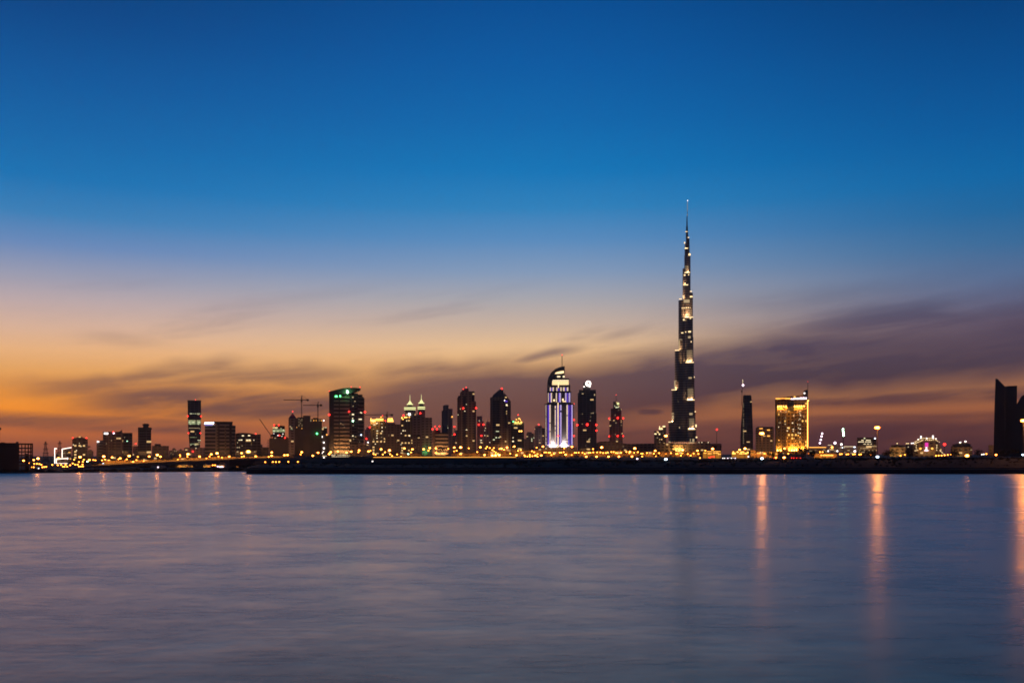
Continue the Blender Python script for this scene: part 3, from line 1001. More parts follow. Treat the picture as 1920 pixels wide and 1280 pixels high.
T = Thing('curved_top_block', 'dark low office block with a curved roof line and scattered lit windows', 'building', 461, 1450, gz=GZ)
T.outline('wall', 'f_dark', [(441.9, 872), (441.9, 812.5), (448, 811.3), (458, 811), (470, 812), (480, 814.5), (489, 813.5), (489, 872)], 0, 36)
T.lights('cream', [(455.5, 816.5, 4, 1.8), (467, 816.2, 4, 1.8), (448.5, 824.8, 2, 1.4), (452.5, 824.5, 3.6, 1.6), (463.5, 824.6, 3, 1.6), (468, 824.3, 3, 1.6), (476, 824.6, 1.4, 1.4)])
T.lights('creamd', [(445.5, 829.5, 1.4, 2), (454, 835.5, 2, 1), (445, 838.5, 2, 2), (448.5, 838.5, 2, 2), (445.5, 846.5, 3, 2), (478, 846, 2, 1.2), (463, 845, 2, 1), (471, 833, 1.2, 1)])
T.balls('red', [(479.3, 812.8, 1.2)])
T = Thing('low_block', 'low plain dark block at the foot of the luffing crane', 'building', 496, 1500, gz=GZ)
T.block('wall', 'f_brown', (486, 504, 838, None), (486, 492, 833, None, 4), depth=25)

# --- luffing crane
T = Thing('tower_crane', 'luffing crane with its jib raised steeply to the left', 'crane', 508, 1600, gz=GZ, group='tower cranes over the unfinished blocks')
def truss(T, p, q, w, name, n=10, mat='steel', r=.22):
    """lattice boom between photo points p and q"""
    P, Q = Vector((T.X(p[0]), T.D + 6, T.Z(p[1]))), Vector((T.X(q[0]), T.D + 6, T.Z(q[1])))
    d = (Q - P).normalized()
    u = Vector((0, 1, 0))
    v = d.cross(u)
    w = T.m(w)
    mb = MB()
    cs = [(-w, -w), (w, -w), (w, w), (-w, w)]
    for a, b in cs:
        mb.bar(P + u * a + v * b, Q + u * a + v * b, r)
    for i in range(n):
        A, B = P + (Q - P) * (i / n), P + (Q - P) * ((i + 1) / n)
        for (a, b), (c, e) in zip(cs, cs[1:] + cs[:1]):
            mb.bar(A + u * a + v * b, B + u * c + v * e, r * .7, 3)
    return mb.build(name, mat, T)
truss(T, (508.5, 870), (508.5, 817), .9, 'mast', 8)
truss(T, (508, 816), (486.8, 785.5), .45, 'jib', 14)
T.block('cab', 'steel', (507, 511.5, 814.5, 818), depth=5, d0=4)
T.block('counterweight', 'steel', (510, 513, 813.5, 816.5), depth=4, d0=4)

T = Thing('construction_block', 'dark half built block in front of the round topped tower', 'building', 521, 1450, gz=GZ)
T.block('wall', 'f_frame', (505, 541, 821.5, None), (512, 540, 819, None, 3), depth=34)
T.block('scaffold_post', 'steel', *[(x, x + .4, 824, None) for x in (501.5, 503, 504.3)], depth=1)
T.block('scaffold_deck', 'steel', *[(501, 505, y, y + .4) for y in (825, 830, 835, 840)], depth=3)
T.lights('creamd', [(516, 821, 3, 1.5), (530, 815.5, 1, 1)], d=-.7)
T.balls('red', [(534.2, 820.3, 1.6)])

T = Thing('round_top_tower', 'short glass tower with a curved top and one bright lit band', 'building', 522, 1700, gz=GZ)
D = T.D
c0, rr = T.X(522.7), T.m(11.2)
MB().cyl(c0, D + rr, GZ, T.Z(798.5), rr, n=28).build('glass_drum', 'f_dark', T)
mb = MB()
mb.poly([(c0 - rr * .75, D + 2, T.Z(796.2)), (c0 + rr * .9, D + 2, T.Z(798)), (c0 + rr * .9, D + 2 * rr - 2, T.Z(798)), (c0 - rr * .75, D + 2 * rr - 2, T.Z(796.2))],
        [(c0 - rr * .9, D + 1, T.Z(799.5)), (c0 + rr, D + 1, T.Z(799.5)), (c0 + rr, D + 2 * rr, T.Z(799.5)), (c0 - rr * .9, D + 2 * rr, T.Z(799.5))])
mb.build('roof', 'roof', T)
MB().cyl(c0, D + rr, T.Z(809.5), T.Z(804.5), rr + .25, n=28).build('lit_band', 'olive', T)
T.lights('oliveb', [(517.5, 802.6, 3, 1.4), (527, 803, 2, 1), (514, 808, 3, 2), (521, 808, 3, 1), (531.5, 806, 2, 2)], d=-.5)
T.lights('white', [(513.5, 812.6, 1, 1), (521, 816, 1.4, 1.2), (528.5, 817.5, 1, 1), (530.5, 813, 1.2, 1)], d=-.5)
T.balls('red', [(514, 796.8, 1.7), (522.7, 796.6, 1.6), (523.8, 816, 1.6)])

T = Thing('pointed_tower', 'slim tower with a pointed glass roof and red tip light', 'building', 548, 1700, gz=GZ)
T.block('wall', 'f_mauve', (541, 556, 783.5, None), depth=26)
mb = MB()
x0, x1, xm = T.X(541), T.X(556), T.X(548.7)
y0, y1, zb = T.D, T.D + 26, T.Z(783.5)
k = len(mb.v)
mb.poly([(xm - .5, T.D + 12, T.Z(774.5)), (xm + .5, T.D + 12, T.Z(774.5)), (xm + .5, T.D + 13, T.Z(774.5)), (xm - .5, T.D + 13, T.Z(774.5))], [(x0, y0, zb), (x1, y0, zb), (x1, y1, zb), (x0, y1, zb)])
mb.build('spire_roof', 'navy', T)
T.block('finial', 'steel', (548.4, 549, 771, 775), depth=1, d0=12)
T.balls('reds', [(548.7, 770.8, 1.7)], d=10)
T.lights('creamd', [(544.3, 799.5, 2, 2), (546.7, 802, 2, 2)])
T.lights('olive', [(547.5, 804, 1.6, 2), (545.5, 804, 1, 1.4)])

# --- big unfinished block with cranes on it
T = Thing('unfinished_tower_block', 'wide dark unfinished concrete tower block below two cranes', 'building', 580, 1500, gz=GZ)
T.block('left_bay', 'f_frame', (552.5, 568.5, 784, None, 2), depth=34)
T.block('centre_core', 'f_frame', (568.3, 582, 779, None, -2), depth=40)
T.block('right_bay', 'f_frame', (581.8, 603.8, 785, None, 2), depth=34)
T.block('roof_slab', 'f_frame', (557.5, 569, 782, 783.1), (587, 597, 783, 784.6), depth=28)
T.block('roof_column', 'f_frame', *[(x, x + .7, 782.5, 784) for x in (558, 560.5, 563, 565.5, 568, 590, 593.5)], depth=1)
for x in (560.6, 563.5, 566.2):
    T.strip('floor_opening', 'creamd', x, 785, 800, 1.0, 2.6, d=1.4, fill=.4, drop=.3)
T.lights('amber', [(588.3, 788, 1.4, 1.4), (593, 788, 1.2, 1.2), (602.5, 788, 1.4, 1.4)], 'work_light')
T.lights('creamd', [(582.8, 788, 1, 4), (598.5, 788, 1, 2)], 'floor_opening')
T.balls('green', [(594.3, 812.5, 1.7)], 'work_lamp')
T.lights('amber', [(556.5, 801, .8, 1.2), (566, 803, 1.2, .9)], 'work_light')


def hammer(x, yb, yt, yj, xa, xb, D, label, gz=GZ, jibmat='steel'):
    T = Thing('tower_crane', label, 'crane', x, D, gz=gz, group='tower cranes over the unfinished blocks')
    truss(T, (x, yb), (x, yt + 4), .8, 'mast', 14)
    truss(T, (x, yj), (xa, yj + (.4 if xa < x else 0)), .45, 'jib', 18)
    truss(T, (x, yj), (xb, yj - .4), .55, 'counter_jib', 6)
    truss(T, (x, yt + 7), (x + .6, yt), .45, 'apex', 4)
    s = 1 if xb > x else -1
    T.block('counterweight', 'steel', (min(xb, xb - s * 4), max(xb, xb - s * 4), yj - 1.4, yj + 2), depth=4, d0=4)
    T.block('cab', 'steel', (x - 1.6, x + 1.6, yj, yj + 4), depth=4, d0=3)
    mb = MB()
    top = (T.X(x + .6), D + 6, T.Z(yt + .5))
    mb.bar(top, (T.X(xa + (x - xa) * .35), D + 6, T.Z(yj)), .12, 3)
    mb.bar(top, (T.X(xb), D + 6, T.Z(yj)), .12, 3)
    mb.build('tie_rod', 'steel', T)


hammer(565.5, 785, 740.5, 749, 531.5, 579, 1530, 'large hammerhead crane with its jib pointing left, tallest of the cranes')
hammer(596, 788, 752.5, 759, 568, 604, 1540, 'hammerhead crane right of and below the tallest crane')

T = Thing('small_tower', 'narrow dark tower with two green white roof lights beside the swooping tower', 'building', 608, 1800, gz=GZ)
T.block('wall', 'f_dark', (603.5, 613.5, 802, None), depth=22)
T.lights('oliveb', [(607, 801.2, 2, 1.6), (611, 801.3, 2.2, 1.4)], 'roof_light')
T = Thing('low_block', 'low dark block dotted with white lights left of the swooping tower', 'building', 611, 1550, gz=GZ)
T.block('wall', 'f_frame', (602, 618, 815.5, None), depth=26)
T.balls('white', [(607, 788.1, 1.3), (603.5, 818.5, 1.6), (607.2, 829.2, 1.4), (600.6, 835, 1.2), (607.3, 840, 1.6), (604, 849, .9), (600.6, 851, 1.3), (606, 846.6, .9)], 'work_lamp', d=-1.5)
T.block('lamp_post', 'steel', (606.8, 607.3, 788, 815.6), depth=.5)
T.balls('amber', [(612.7, 814.6, 1.3), (601.5, 839, 1)], 'work_lamp')
T.lights('creamd', [(607, 846, 3, 2)])

# --- the swoosh-roofed residential tower
T = Thing('swooping_tower', 'large balconied residential tower under a curved overhanging roof blade', 'building', 650, 1450, gz=GZ)
D = T.D
T.outline('left_fin', 'darkc', [(617.2, 866), (617.2, 734.5), (626, 731.8), (626, 866)], 0, 34)
T.outline('left_facade', 'f_band', [(625.8, 866), (625.8, 742), (635, 741), (645, 738), (655.5, 739.5), (655.5, 866)], 2, 36)
T.outline('recess', 'darkc', [(635.3, 866), (635.3, 742), (637, 742), (637, 866)], .8, 4)
T.outline('glass_bay', 'f_dark', [(655.4, 866), (655.4, 740), (660, 737.5), (671, 736.5), (671, 866)], 1, 36)
rt = [(670.8, 866), (670.8, 738)]
y = 739.0
mb = MB()
mb.face([(T.X(670.9), GZ), (T.X(670.9), T.Z(738)), (T.X(676), T.Z(742)), (T.X(682.2), T.Z(743.5)), (T.X(682.2), GZ)], D + 3, D + 34)
mb.build('right_facade', 'f_band', T)
while y < 830:
    x1 = 683.9 if y > 743 else 680
    T.block('balcony', 'darkc', (673, x1, y, y + 1.1), depth=30, d0=1.5)
    y += 3.6
# the roof blade: a swept plate, thick over the middle and running out to a tip at the right
bt = [(617, 734.4), (630, 730.8), (642, 728), (652, 726.7), (664, 726.6), (676.4, 727.6)]
bb = [(676.4, 728.6), (671, 731.4), (664, 734.4), (656, 738), (645, 738.6), (633, 741.5), (617, 742)]
T.outline('roof_blade', 'darkc', bt + bb, -3, 38)
T.lights('greenw', [(651.2, 734.8, 2.4, 5), (651.2, 733, 1.4, 3)], 'roof_lamp', d=-3.6)
T.balls('greenw', [(651.6, 735.4, 1.9)], 'roof_lamp', d=-4)
T.area(651, 736, 4, 3, 6000, (.2, 1, .3), d=-8, tilt=20)
T.lights('green', [(630.5, 742.8, 4.4, 2.6), (637.7, 742.3, 2.6, 3.2)], 'green_roof_light', d=1.2)
T.balls('reds', [(617.6, 733.6, 1.4), (658.5, 725.3, 1.4), (675, 725.4, 1.6)])
T.balls('red', [(617.3, 777.5, 2.3), (654.4, 771.5, 2.0), (684.4, 772, 2.2)], d=-4)
T.lights('cream', [(661.8, 776.6, 4, 2.2), (661.3, 784, 2, 1.6), (675.5, 785.5, 6, 1.8), (661.6, 816.8, 2.4, 2), (676, 773, 1.4, 2), (678, 773.5, 1.4, 2)])
T.lights('greenw', [(661.8, 788.7, 2.8, 2.6)])
T.lights('bluew', [(677.3, 815, 1.8, 1.8)])
T.lights('creamd', [(661.5, 744.5, 3, 2.4), (665.5, 752, 3, 1.2), (662, 761, 1.6, 1.6), (638.8, 793.3, 1.4, 1.4), (643, 796, 1.2, 1.2), (645.6, 800.5, 1, 1), (662, 797.5, 1.4, 1.2), (666.5, 818.5, 3, 1), (663, 823, 1.2, 1.2), (674, 828, 1, 1), (655.8, 777, 1.6, 1)])
T.area(638, 848, 30, 3, 30000, (1, .5, .15), d=-9, tilt=45)
T = Thing('podium_block', 'pale square podium block in front of the swooping tower', 'building', 671, 1380, gz=GZ)
T.block('wall', 'f_tan', (655.7, 671, 833.5, None), (671.2, 687, 832.5, None, 1), depth=26)
T.area(671, 862, 28, 3, 40000, (1, .5, .15), d=-14, tilt=35)
T = Thing('sign_hoarding', 'long low hoarding of tiny white lights at the foot of the swooping tower', 'hoarding', 630, 1200, gz=GZ)
T.block('board', 'f_tan', (604, 656, 851, None), depth=2)
for x0, x1, y in ((621, 629, 852.6), (633, 652, 852.6), (622, 628, 855.5), (629, 653.5, 856), (604, 616, 857.2), (605, 612, 854.5)):
    mb = MB()
    x = x0
    while x < x1:
        mb.box(T.X(x), T.X(x + rs.uniform(.5, 1.1)), T.D - .6, T.D - .1, T.Z(y + .6), T.Z(y - rs.uniform(.3, 1)))
        x += 1.7
    mb.build('light_row', 'cream', T)

# ---- low buildings added on the left bank to carry the orange glow
for a, b, yt, D_, lb in ((62, 100, 870, 1000, 'added low tan wall right of the unfinished building'), (136, 190, 866, 1050, 'added low tan building below the domed tower'), (192, 246, 863, 1080, 'added low tan building below the twin wing block'),
                     (250, 318, 861.5, 1100, 'added low tan building below the crowned tower'), (322, 384, 858, 1150, 'added low tan building below the banded slab tower'), (388, 448, 856.5, 1180, 'added low tan building below the signed office block')):
    T = Thing('added_low_building', lb, 'building', (a + b) / 2, D_, gz=GZ, group='low buildings added behind the street lamps')
    T.block('wall', 'f_tan', (a, b, yt, None), depth=12)
    q = a + 2
    while q < b - 8:
        w_ = rs.uniform(5, 10)
        T.block('roof_house', 'f_brown', (q, q + w_, yt - rs.uniform(.8, 2.6), yt, 3), depth=8)
        q += w_ + rs.uniform(3, 10)
    for k_ in range(2):
        T.area(a + (k_ + .5) * (b - a) / 2, yt + 6, 16, 2, 9000, (1, .36, .04), d=-9, tilt=20)  # added light for the ground glow, without a lamp of its own
T = Thing('far_block', 'faint mauve block between the swooping tower and the amber crowned block', 'building', 689, 2400, gz=GZ)
T.block('wall', 'f_mauve', (684, 696, 805, None), (687, 694, 801, None, 5), depth=25)
T.balls('red', [(687, 822.3, 1.7), (693.5, 801, 1.9)], d=-3)
T.balls('white', [(690, 829, 1.2), (696.5, 834.8, 1.3)], 'work_lamp')

T = Thing('amber_crowned_block', 'tan apartment block with amber lit roof crown and many lit windows', 'building', 708, 1600)
T.block('wall', 'f_lit', (694.5, 722, 789.5, None), depth=34)
T.block('setback', 'f_tan', (698, 722, 785, 789.5), (712, 719, 780.5, 785), depth=26, d0=3)
T.lights('ambers', [(699.5, 788.3, 9, 2), (711.5, 785.5, 14, 1.4), (695.5, 786, 1, 4.5), (711, 788.2, 16, .7)], 'crown_light')
T.lights('amber', [(714.5, 781.5, 2.4, 2)], 'crown_light')
T.area(700, 787, 10, 3, 30000, (1, .5, .1), d=-6, tilt=-30)
T.balls('reds', [(717.3, 778.8, 1.4)], d=2)
T.lights('cream', [(706.7, 793.3, 3, 1.6), (702, 796, 4, 1), (716.4, 801, 1.6, 2), (707.5, 807.3, 3, 1.2), (716.5, 808, 2, 1.4), (706.7, 816.3, 1.6, 1.4), (707, 821, 2.4, 1.2), (703.8, 832, 1.6, 1.4), (716, 794, 1.2, 1)])
T.strip('window_column', 'creamd', 715.5, 812, 845, 1, 3.2, drop=.45)
T.strip('window_column', 'creamd', 700.5, 800, 845, 1, 3.2, drop=.6)

T = Thing('amber_lantern_block', 'dark block with a glowing amber roof lantern under a small crane', 'building', 736, 1650)
T.block('wall', 'f_brown', (721.6, 741, 792.5, None), depth=32)
T.block('right_wing', 'f_brown', (740.5, 751.5, 795, None), depth=30, d0=3)
mb = MB()
xm = T.X(732)
mb.poly([(xm - T.m(3.5), T.D + 4, T.Z(783)), (xm + T.m(3.5), T.D + 4, T.Z(783)), (xm + T.m(3.5), T.D + 18, T.Z(783)), (xm - T.m(3.5), T.D + 18, T.Z(783))],
        [(xm - T.m(6), T.D + 2, T.Z(790)), (xm + T.m(6), T.D + 2, T.Z(790)), (xm + T.m(6), T.D + 22, T.Z(790)), (xm - T.m(6), T.D + 22, T.Z(790))])
mb.build('roof_lantern', 'amber', T)
T.lights('ambers', [(732, 788.5, 10, 1.6), (728, 785.5, 2, 2), (735, 785, 2, 2)], 'crown_light', d=.8)
T.balls('red', [(722, 788.7, 1.9)], d=-2)
T.lights('creamd', [(722.3, 800.7, 2.4, 1.2), (729, 816, 1, 1), (744, 828, 1, 1)])
hammer(725.5, 792, 771, 777.2, 684.5, 737, 1700, 'small crane above the amber roof lantern with a long thin jib', gz=PZ)

# --- twin domed towers
def cupola(T, x, y_sp, y_dm, r, ring_y, ring_w, D0=0):
    """lit onion dome with finial, gallery and ring"""
    X0, Y0 = T.X(x), T.D + T.m(ring_w / 2)
    m = T.m
    mb = MB()
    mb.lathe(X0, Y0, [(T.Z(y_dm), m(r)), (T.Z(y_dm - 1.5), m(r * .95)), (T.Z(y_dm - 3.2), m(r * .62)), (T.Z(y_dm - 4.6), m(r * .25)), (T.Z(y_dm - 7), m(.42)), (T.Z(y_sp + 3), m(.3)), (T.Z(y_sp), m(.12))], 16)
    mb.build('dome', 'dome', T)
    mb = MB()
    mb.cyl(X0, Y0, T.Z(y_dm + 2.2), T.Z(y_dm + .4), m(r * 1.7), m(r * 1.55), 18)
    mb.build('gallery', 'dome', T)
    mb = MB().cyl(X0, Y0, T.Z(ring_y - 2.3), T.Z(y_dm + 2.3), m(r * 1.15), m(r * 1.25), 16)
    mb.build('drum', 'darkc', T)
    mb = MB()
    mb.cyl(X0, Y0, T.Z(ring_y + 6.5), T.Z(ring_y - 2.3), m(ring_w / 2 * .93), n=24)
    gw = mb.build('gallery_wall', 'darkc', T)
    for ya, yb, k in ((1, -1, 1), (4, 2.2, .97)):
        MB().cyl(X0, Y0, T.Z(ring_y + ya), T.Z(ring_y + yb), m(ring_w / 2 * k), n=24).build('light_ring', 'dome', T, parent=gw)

T = Thing('domed_tower', 'tower with a pale glowing onion dome and rings, left one of the twin pair', 'building', 768.5, 2100, group='twin towers with glowing domes')
T.block('shaft', 'f_lit', (760, 779, 770.5, None), (757.5, 781, 781, None, -3), depth=36)
cupola(T, 768.6, 739, 755.8, 3.6, 764, 22)
T.balls('white', [(767.6, 776.5, 2.6)], 'flood_lamp', d=-3)
T.balls('red', [(756.6, 778.4, 1.8)], d=-4)
T.lights('cream', [(768.5, 816.5, 2, 2), (768, 836, 1.4, 1.4)], d=-4)
T = Thing('domed_tower', 'tower with a pale glowing onion dome and rings, right one of the twin pair', 'building', 790, 2100, group='twin towers with glowing domes')
T.block('shaft', 'f_mauve', (783.5, 797, 769.5, None), (781, 791, 777, None, -4), depth=36)
cupola(T, 790, 738, 753.8, 3.4, 763, 14)
T.balls('red', [(788, 774.6, 1.9)], d=-5)

T = Thing('lantern_topped_block', 'brown apartment block with warm roof lights left of the twin domes', 'building', 761, 1800)
T.block('wall', 'f_lit', (750.8, 773, 787, None), (754, 772, 780.5, 787, 3), depth=34)
T.lights('ambers', [(753.5, 783, 1.6, 3), (755.6, 785.5, 2.4, 1.4), (760.5, 782, 6, 1.6), (767.5, 782, 2, 1.2)], 'crown_light')
T.lights('cream', [(762.5, 788.5, 1.6, 1.6), (756, 807, 2.4, 1.6), (759.6, 807, 1.4, 1.4), (752.3, 812, 1.4, 1.4), (752, 833, 1.4, 1.4), (768, 816.5, 2.4, 2.4)])
T.block('rib', 'f_tan', (769, 771, 787, None), depth=1.5, d0=-1.5)
T = Thing('office_block', 'grey office block with a fine window grid below the right dome', 'building', 785, 1750)
T.block('wall', 'f_mauve', (773.2, 791, 778, None), depth=34)
T = Thing('office_block', 'flat topped grey office block right of the twin domed towers', 'building', 800.5, 1700)
T.block('wall', 'f_mauve', (791, 810, 782.6, None), depth=34)
T.area(797, 848, 8, 3, 5000, (.15, 1, .25), d=-8, tilt=35)
T = Thing('tower_crane', 'short dark crane in front of the grey office block below the domes', 'crane', 782, 1500, group='tower cranes over the unfinished blocks')
truss(T, (782.3, 852), (782.3, 818), .6, 'mast', 8)
truss(T, (772, 816.7), (789, 816.7), .9, 'jib', 8)
T.block('counterweight', 'steel', (781, 789, 815.6, 819.6), depth=4, d0=3)

T = Thing('banded_office_block', 'low broad banded office block below a cluster of red lights', 'building', 825, 1500)
T.block('wall', 'f_band', (816.5, 840.5, 810.5, None), depth=30, d0=-2)
T.block('left_wing', 'f_brown', (810.5, 817, 808, None), depth=28)
T.block('roof_house', 'f_brown', (813, 826, 805.5, 811), depth=18, d0=3)
T.balls('red', [(811, 804.3, 2.0), (815.6, 799.4, 1.6), (819.2, 804.2, 1.9), (824, 798.9, 1.5)])
T.lights('cream', [(836.5, 832, 5, 1.8), (826.5, 815, 1.2, 1.4), (829, 825.5, 1.2, 1.2)])
T.lights('creamd', [(826, 829, 1, 6)])
T.area(826, 850, 20, 3, 30000, (1, .5, .15), d=-8, tilt=40)

T = Thing('stepped_glass_tower', 'slim stepped mauve tower with two lit floors near its top', 'building', 838, 2500)
T.block('core', 'f_mauve', (830.5, 841, 760, None), depth=36)
T.block('left_wing', 'navy', (828, 839, 770, None), depth=30, d0=-3)
T.block('right_wing', 'f_mauve', (840.8, 848.5, 766, None), depth=34, d0=-1)
T.block('corner_step', 'f_mauve', (833, 841, 758.8, 760.2), depth=20)
row(T, 777.5, 829, 839, 'cream', 1.5, .95, 2); row(T, 780.8, 832, 838, 'cream', 1.4, .8, 2)
row(T, 797.5, 834.5, 839, 'oliveb', 1.3, .7, 1.6); row(T, 802, 834, 839, 'oliveb', 1.3, .8, 1.6)
T.balls('amber', [(847.7, 781.2, 1.4)], 'corner_lamp', d=-3)

T = Thing('radio_mast', 'thin mast with two stacked red lights beside the tall stepped tower', 'mast', 852, 2000)
truss(T, (851.8, 850), (851.8, 800), .5, 'lattice', 16)
T.balls('red', [(852, 799.4, 1.8), (852.2, 814, 2.0)], d=4)
T = Thing('far_block', 'faint block between the slim mast and the tall stepped brown tower', 'building', 855, 2600)
T.block('wall', 'f_mauve', (846, 860, 812, None), (853, 858, 806, None, 5), depth=24)

T = Thing('stepped_tower', 'tall brown stepped tower with dark recesses and red roof lights', 'building', 875, 1700)
T.block('left_flank', 'f_brown', (857.3, 864.2, 745, None, 4), depth=34)
T.block('left_shoulder', 'f_brown', (858.6, 865, 741.2, None, 7), (862.6, 866.5, 735, None, 9), depth=30)
T.block('main_shaft', 'f_tan', (864, 889.8, 733.2, None), depth=38)
T.block('recess', 'darkc', (868.4, 873.6, 742, None), depth=1, d0=-.8)
T.block('recess', 'darkc', (884.5, 888.2, 742, 752), depth=1, d0=-.8)
T.block('roof_house', 'f_brown', (866.5, 878.7, 729.5, 733.4), (870, 878.6, 727.6, 729.5), depth=20, d0=5)
T.block('right_flank', 'darkc', (889.8, 892.6, 752, None), depth=34, d0=3)
for yy in range(752, 848, 4):
    T.block('balcony', 'f_brown', (869, 873, yy, yy + 1.2), depth=1.4, d0=-1.6)
T.balls('reds', [(868.6, 729, 1.5), (874, 725.8, 1.5)], d=2)
T.balls('red', [(868.6, 765.2, 1.9), (892.7, 764.8, 2.0)], d=-3)
T.lights('cream', [(871.5, 770.5, 1.8, 1.2), (874.8, 805.5, 3, 1), (859, 777.5, .9, 1.6), (874.5, 758, 1.4, .8)], d=-2.4)

T = Thing('far_stepped_block', 'mauve stepped block between the brown stepped tower and slanted tower', 'building', 901, 2600)
T.block('wall', 'f_mauve', (894, 904.2, 779.8, None), (894.3, 907, 789.5, None, -3), depth=30)
T.block('right_wing', 'f_mauve', (904, 919.5, 798, None), (911.5, 918.5, 790.5, 798, 3), (914.2, 914.9, 785, 791, 6), depth=30, d0=-5)
T.balls('red', [(897.7, 796, 1.9), (906.3, 795.8, 1.9), (902.7, 816.5, 1.7)], d=-9)
T.lights('cream', [(898.7, 788.5, 1.2, 1.2), (910, 802.3, 1.2, 1.2), (909, 807, 1, 1), (909, 816, 1.2, 1.4), (918.5, 829, 1.4, 1.4), (902, 825, 3, 1.2), (902, 829, 2, 1)], d=-6)

T = Thing('slanted_tower', 'maroon tower with a dark blue wedge roof and a single red peak light', 'building', 938, 1800)
T.outline('wall', 'f_brown', [(919, 860), (919, 745.2), (923.5, 743.5), (945.5, 743.5), (945.5, 860)], 0, 36)
T.outline('wedge_roof', 'navy', [(923, 743.8), (924.5, 740), (936.5, 730), (943, 729.5), (945.8, 743.8)], 1, 34)
T.outline('right_slope_wing', 'f_brown', [(945.4, 860), (945.4, 735), (947, 737.5), (957.8, 752.5), (958.2, 860)], 2, 34)
T.outline('dark_channel', 'darkc', [(946, 802), (946, 757), (948.5, 757), (950.5, 802)], .5, 4)
T.block('glass_panel', 'f_dark', (923.8, 936.5, 750.5, 832), depth=1, d0=-.8)
T.lights('violet', [(949, 752, 5, 2.6)], 'roof_panel', d=.8)
T.lights('white', [(946, 750.4, 1.8, 2)], 'corner_light', d=.8)
T.lights('cream', [(948.8, 758.5, 5, 2.2), (949, 760, 6, 1), (935.5, 795.5, .8, 1)], d=.8)
T.lights('oliveb', [(932.8, 808.3, 6, 1.2), (930.5, 820, 3, 1.8), (935.5, 820, 2, 1.4), (926, 824, 3.2, 2)], d=-1.4)
T.balls('red', [(941, 727.8, 2.0)], d=6)
T.block('pale_pier', 'concrete', (949.5, 953.5, 803, None), depth=2, d0=-1)
T.area(947, 850, 10, 3, 30000, (1, .5, .15), d=-7, tilt=40)

T = Thing('yellow_cupola_tower', 'dark tower with a small yellow lit cupola and red tip', 'building', 971, 2000)
T.block('wall', 'f_dark', (959.5, 982.5, 792, None), depth=32)
T.block('left_wing', 'f_dark', (957.6, 964, 788, None), depth=26, d0=4)
mb = MB()
mb.lathe(T.X(971.6), T.D + 12, [(T.Z(792), T.m(6.6)), (T.Z(790), T.m(6)), (T.Z(787.5), T.m(3.2)), (T.Z(784), T.m(2.6)), (T.Z(781), T.m(.8)), (T.Z(778), .15)], 12)
mb.build('cupola', 'f_tan', T)
T.lights('ambers', [(967, 791, 2, 2), (971.5, 790.6, 2, 1.4), (977.5, 791, 2.4, 1.8), (968, 786, 1, 2.2), (973.5, 784.6, 3.4, 1), (975.6, 787, 1, 2)], 'crown_light', d=-.4)
T.balls('reds', [(971.6, 777.2, 1.7)], d=8)
T.balls('green', [(962.7, 790.2, 1.2)], 'roof_lamp')
T.lights('ambers', [(973.7, 808, 2.4, 2.6), (977.6, 808, 2.4, 2.6)], 'lit_window')
T.lights('cream', [(962, 820.2, 1.6, 1.4), (962, 827, 3.2, 2.2)])
T.area(971, 793, 14, 3, 25000, (1, .7, .15), d=-6, tilt=40)

T = Thing('plain_tower', 'faint plain tower right of the yellow cupola tower', 'building', 981, 2700)
T.block('wall', 'f_mauve', (980, 990, 822, None), (987, 1001.8, 812, None, 4), (988.5, 997, 809.5, 812, 8), depth=26)
T.lights('oliveb', [(997, 822.5, 1.6, 2), (1001, 820.5, 1.6, 1.2), (997.2, 826, 2, 2)], d=-1)
T.lights('creamd', [(979.6, 829, 2, 1.6), (978, 823, 1, 1)])
T = Thing('plain_tower', 'mauve tower with a stepped roof and red light left of the violet lit hotel', 'building', 1012, 2600)
T.block('wall', 'f_mauve', (1002.3, 1017, 800.5, None), (1004, 1016, 798, 800.5, 3), (1017, 1026, 802, None, 6), depth=28)
T.balls('reds', [(1010, 795.6, 2.0)])
T.block('antenna', 'steel', (1009.8, 1010.3, 795, 798.5), depth=.6)
T.lights('creamd', [(1011.5, 824.5, 1.6, 1.4), (1012, 816, .8, .8)])

# ================= violet and white lit hotel with the crescent sail
T = Thing('crescent_topped_hotel', 'hotel tower striped with white and violet lights under a crescent sail top', 'building', 1048, 2600)
D = T.D
T.block('lower_tower', 'f_hotel', (1021.8, 1075.6, 757.6, 838), depth=60)
T.block('middle_tower', 'f_hotel', (1025.8, 1070.8, 734.7, 757.6), depth=50, d0=2)
T.block('upper_tower', 'f_hotel', (1027.5, 1069.2, 721.2, 734.7), depth=44, d0=4)
T.block('cornice', 'darkc', (1021.2, 1076.2, 756.6, 758.2), (1025.4, 1071.2, 734, 735.2), depth=60, d0=-1)
T.block('lit_drum', 'darkc', (1035, 1066.5, 710.8, 721.2), depth=34, d0=8)
for y in (711.8, 714.2, 716.6, 719.2):
    T.block('drum_light_band', 'gold' if y > 713 else 'cream', (1035.2, 1066.2, y, y + 1.5), depth=1, d0=7.2)
outer = [(1025.9, 757), (1025.9, 735), (1026.1, 716), (1028.6, 706), (1033.5, 697.8), (1040.8, 691.3), (1049, 687.6), (1058.9, 685.8)]
inner = [(1058.9, 707.8), (1056, 709.5), (1046, 709.2), (1038, 710.5), (1035.5, 713), (1035, 720), (1033, 735), (1031.5, 757)]
T.outline('crescent_sail', 'darkc', outer + inner, 6, 30)
mb = MB().face([(T.X(x), T.Z(y)) for x, y in [(1040, 700), (1043, 697.6), (1048.5, 696), (1053, 695.2), (1057, 694.8), (1057.4, 698.6), (1052, 699.8), (1045, 700.2)]], D + 4.6, D + 5.6)
mb.build('crescent_light', 'gold', T)
T.lights('cream', [(1047.5, 705.5, 6, 2.4), (1057, 705.5, 3.5, 3)], 'crescent_window', d=5)
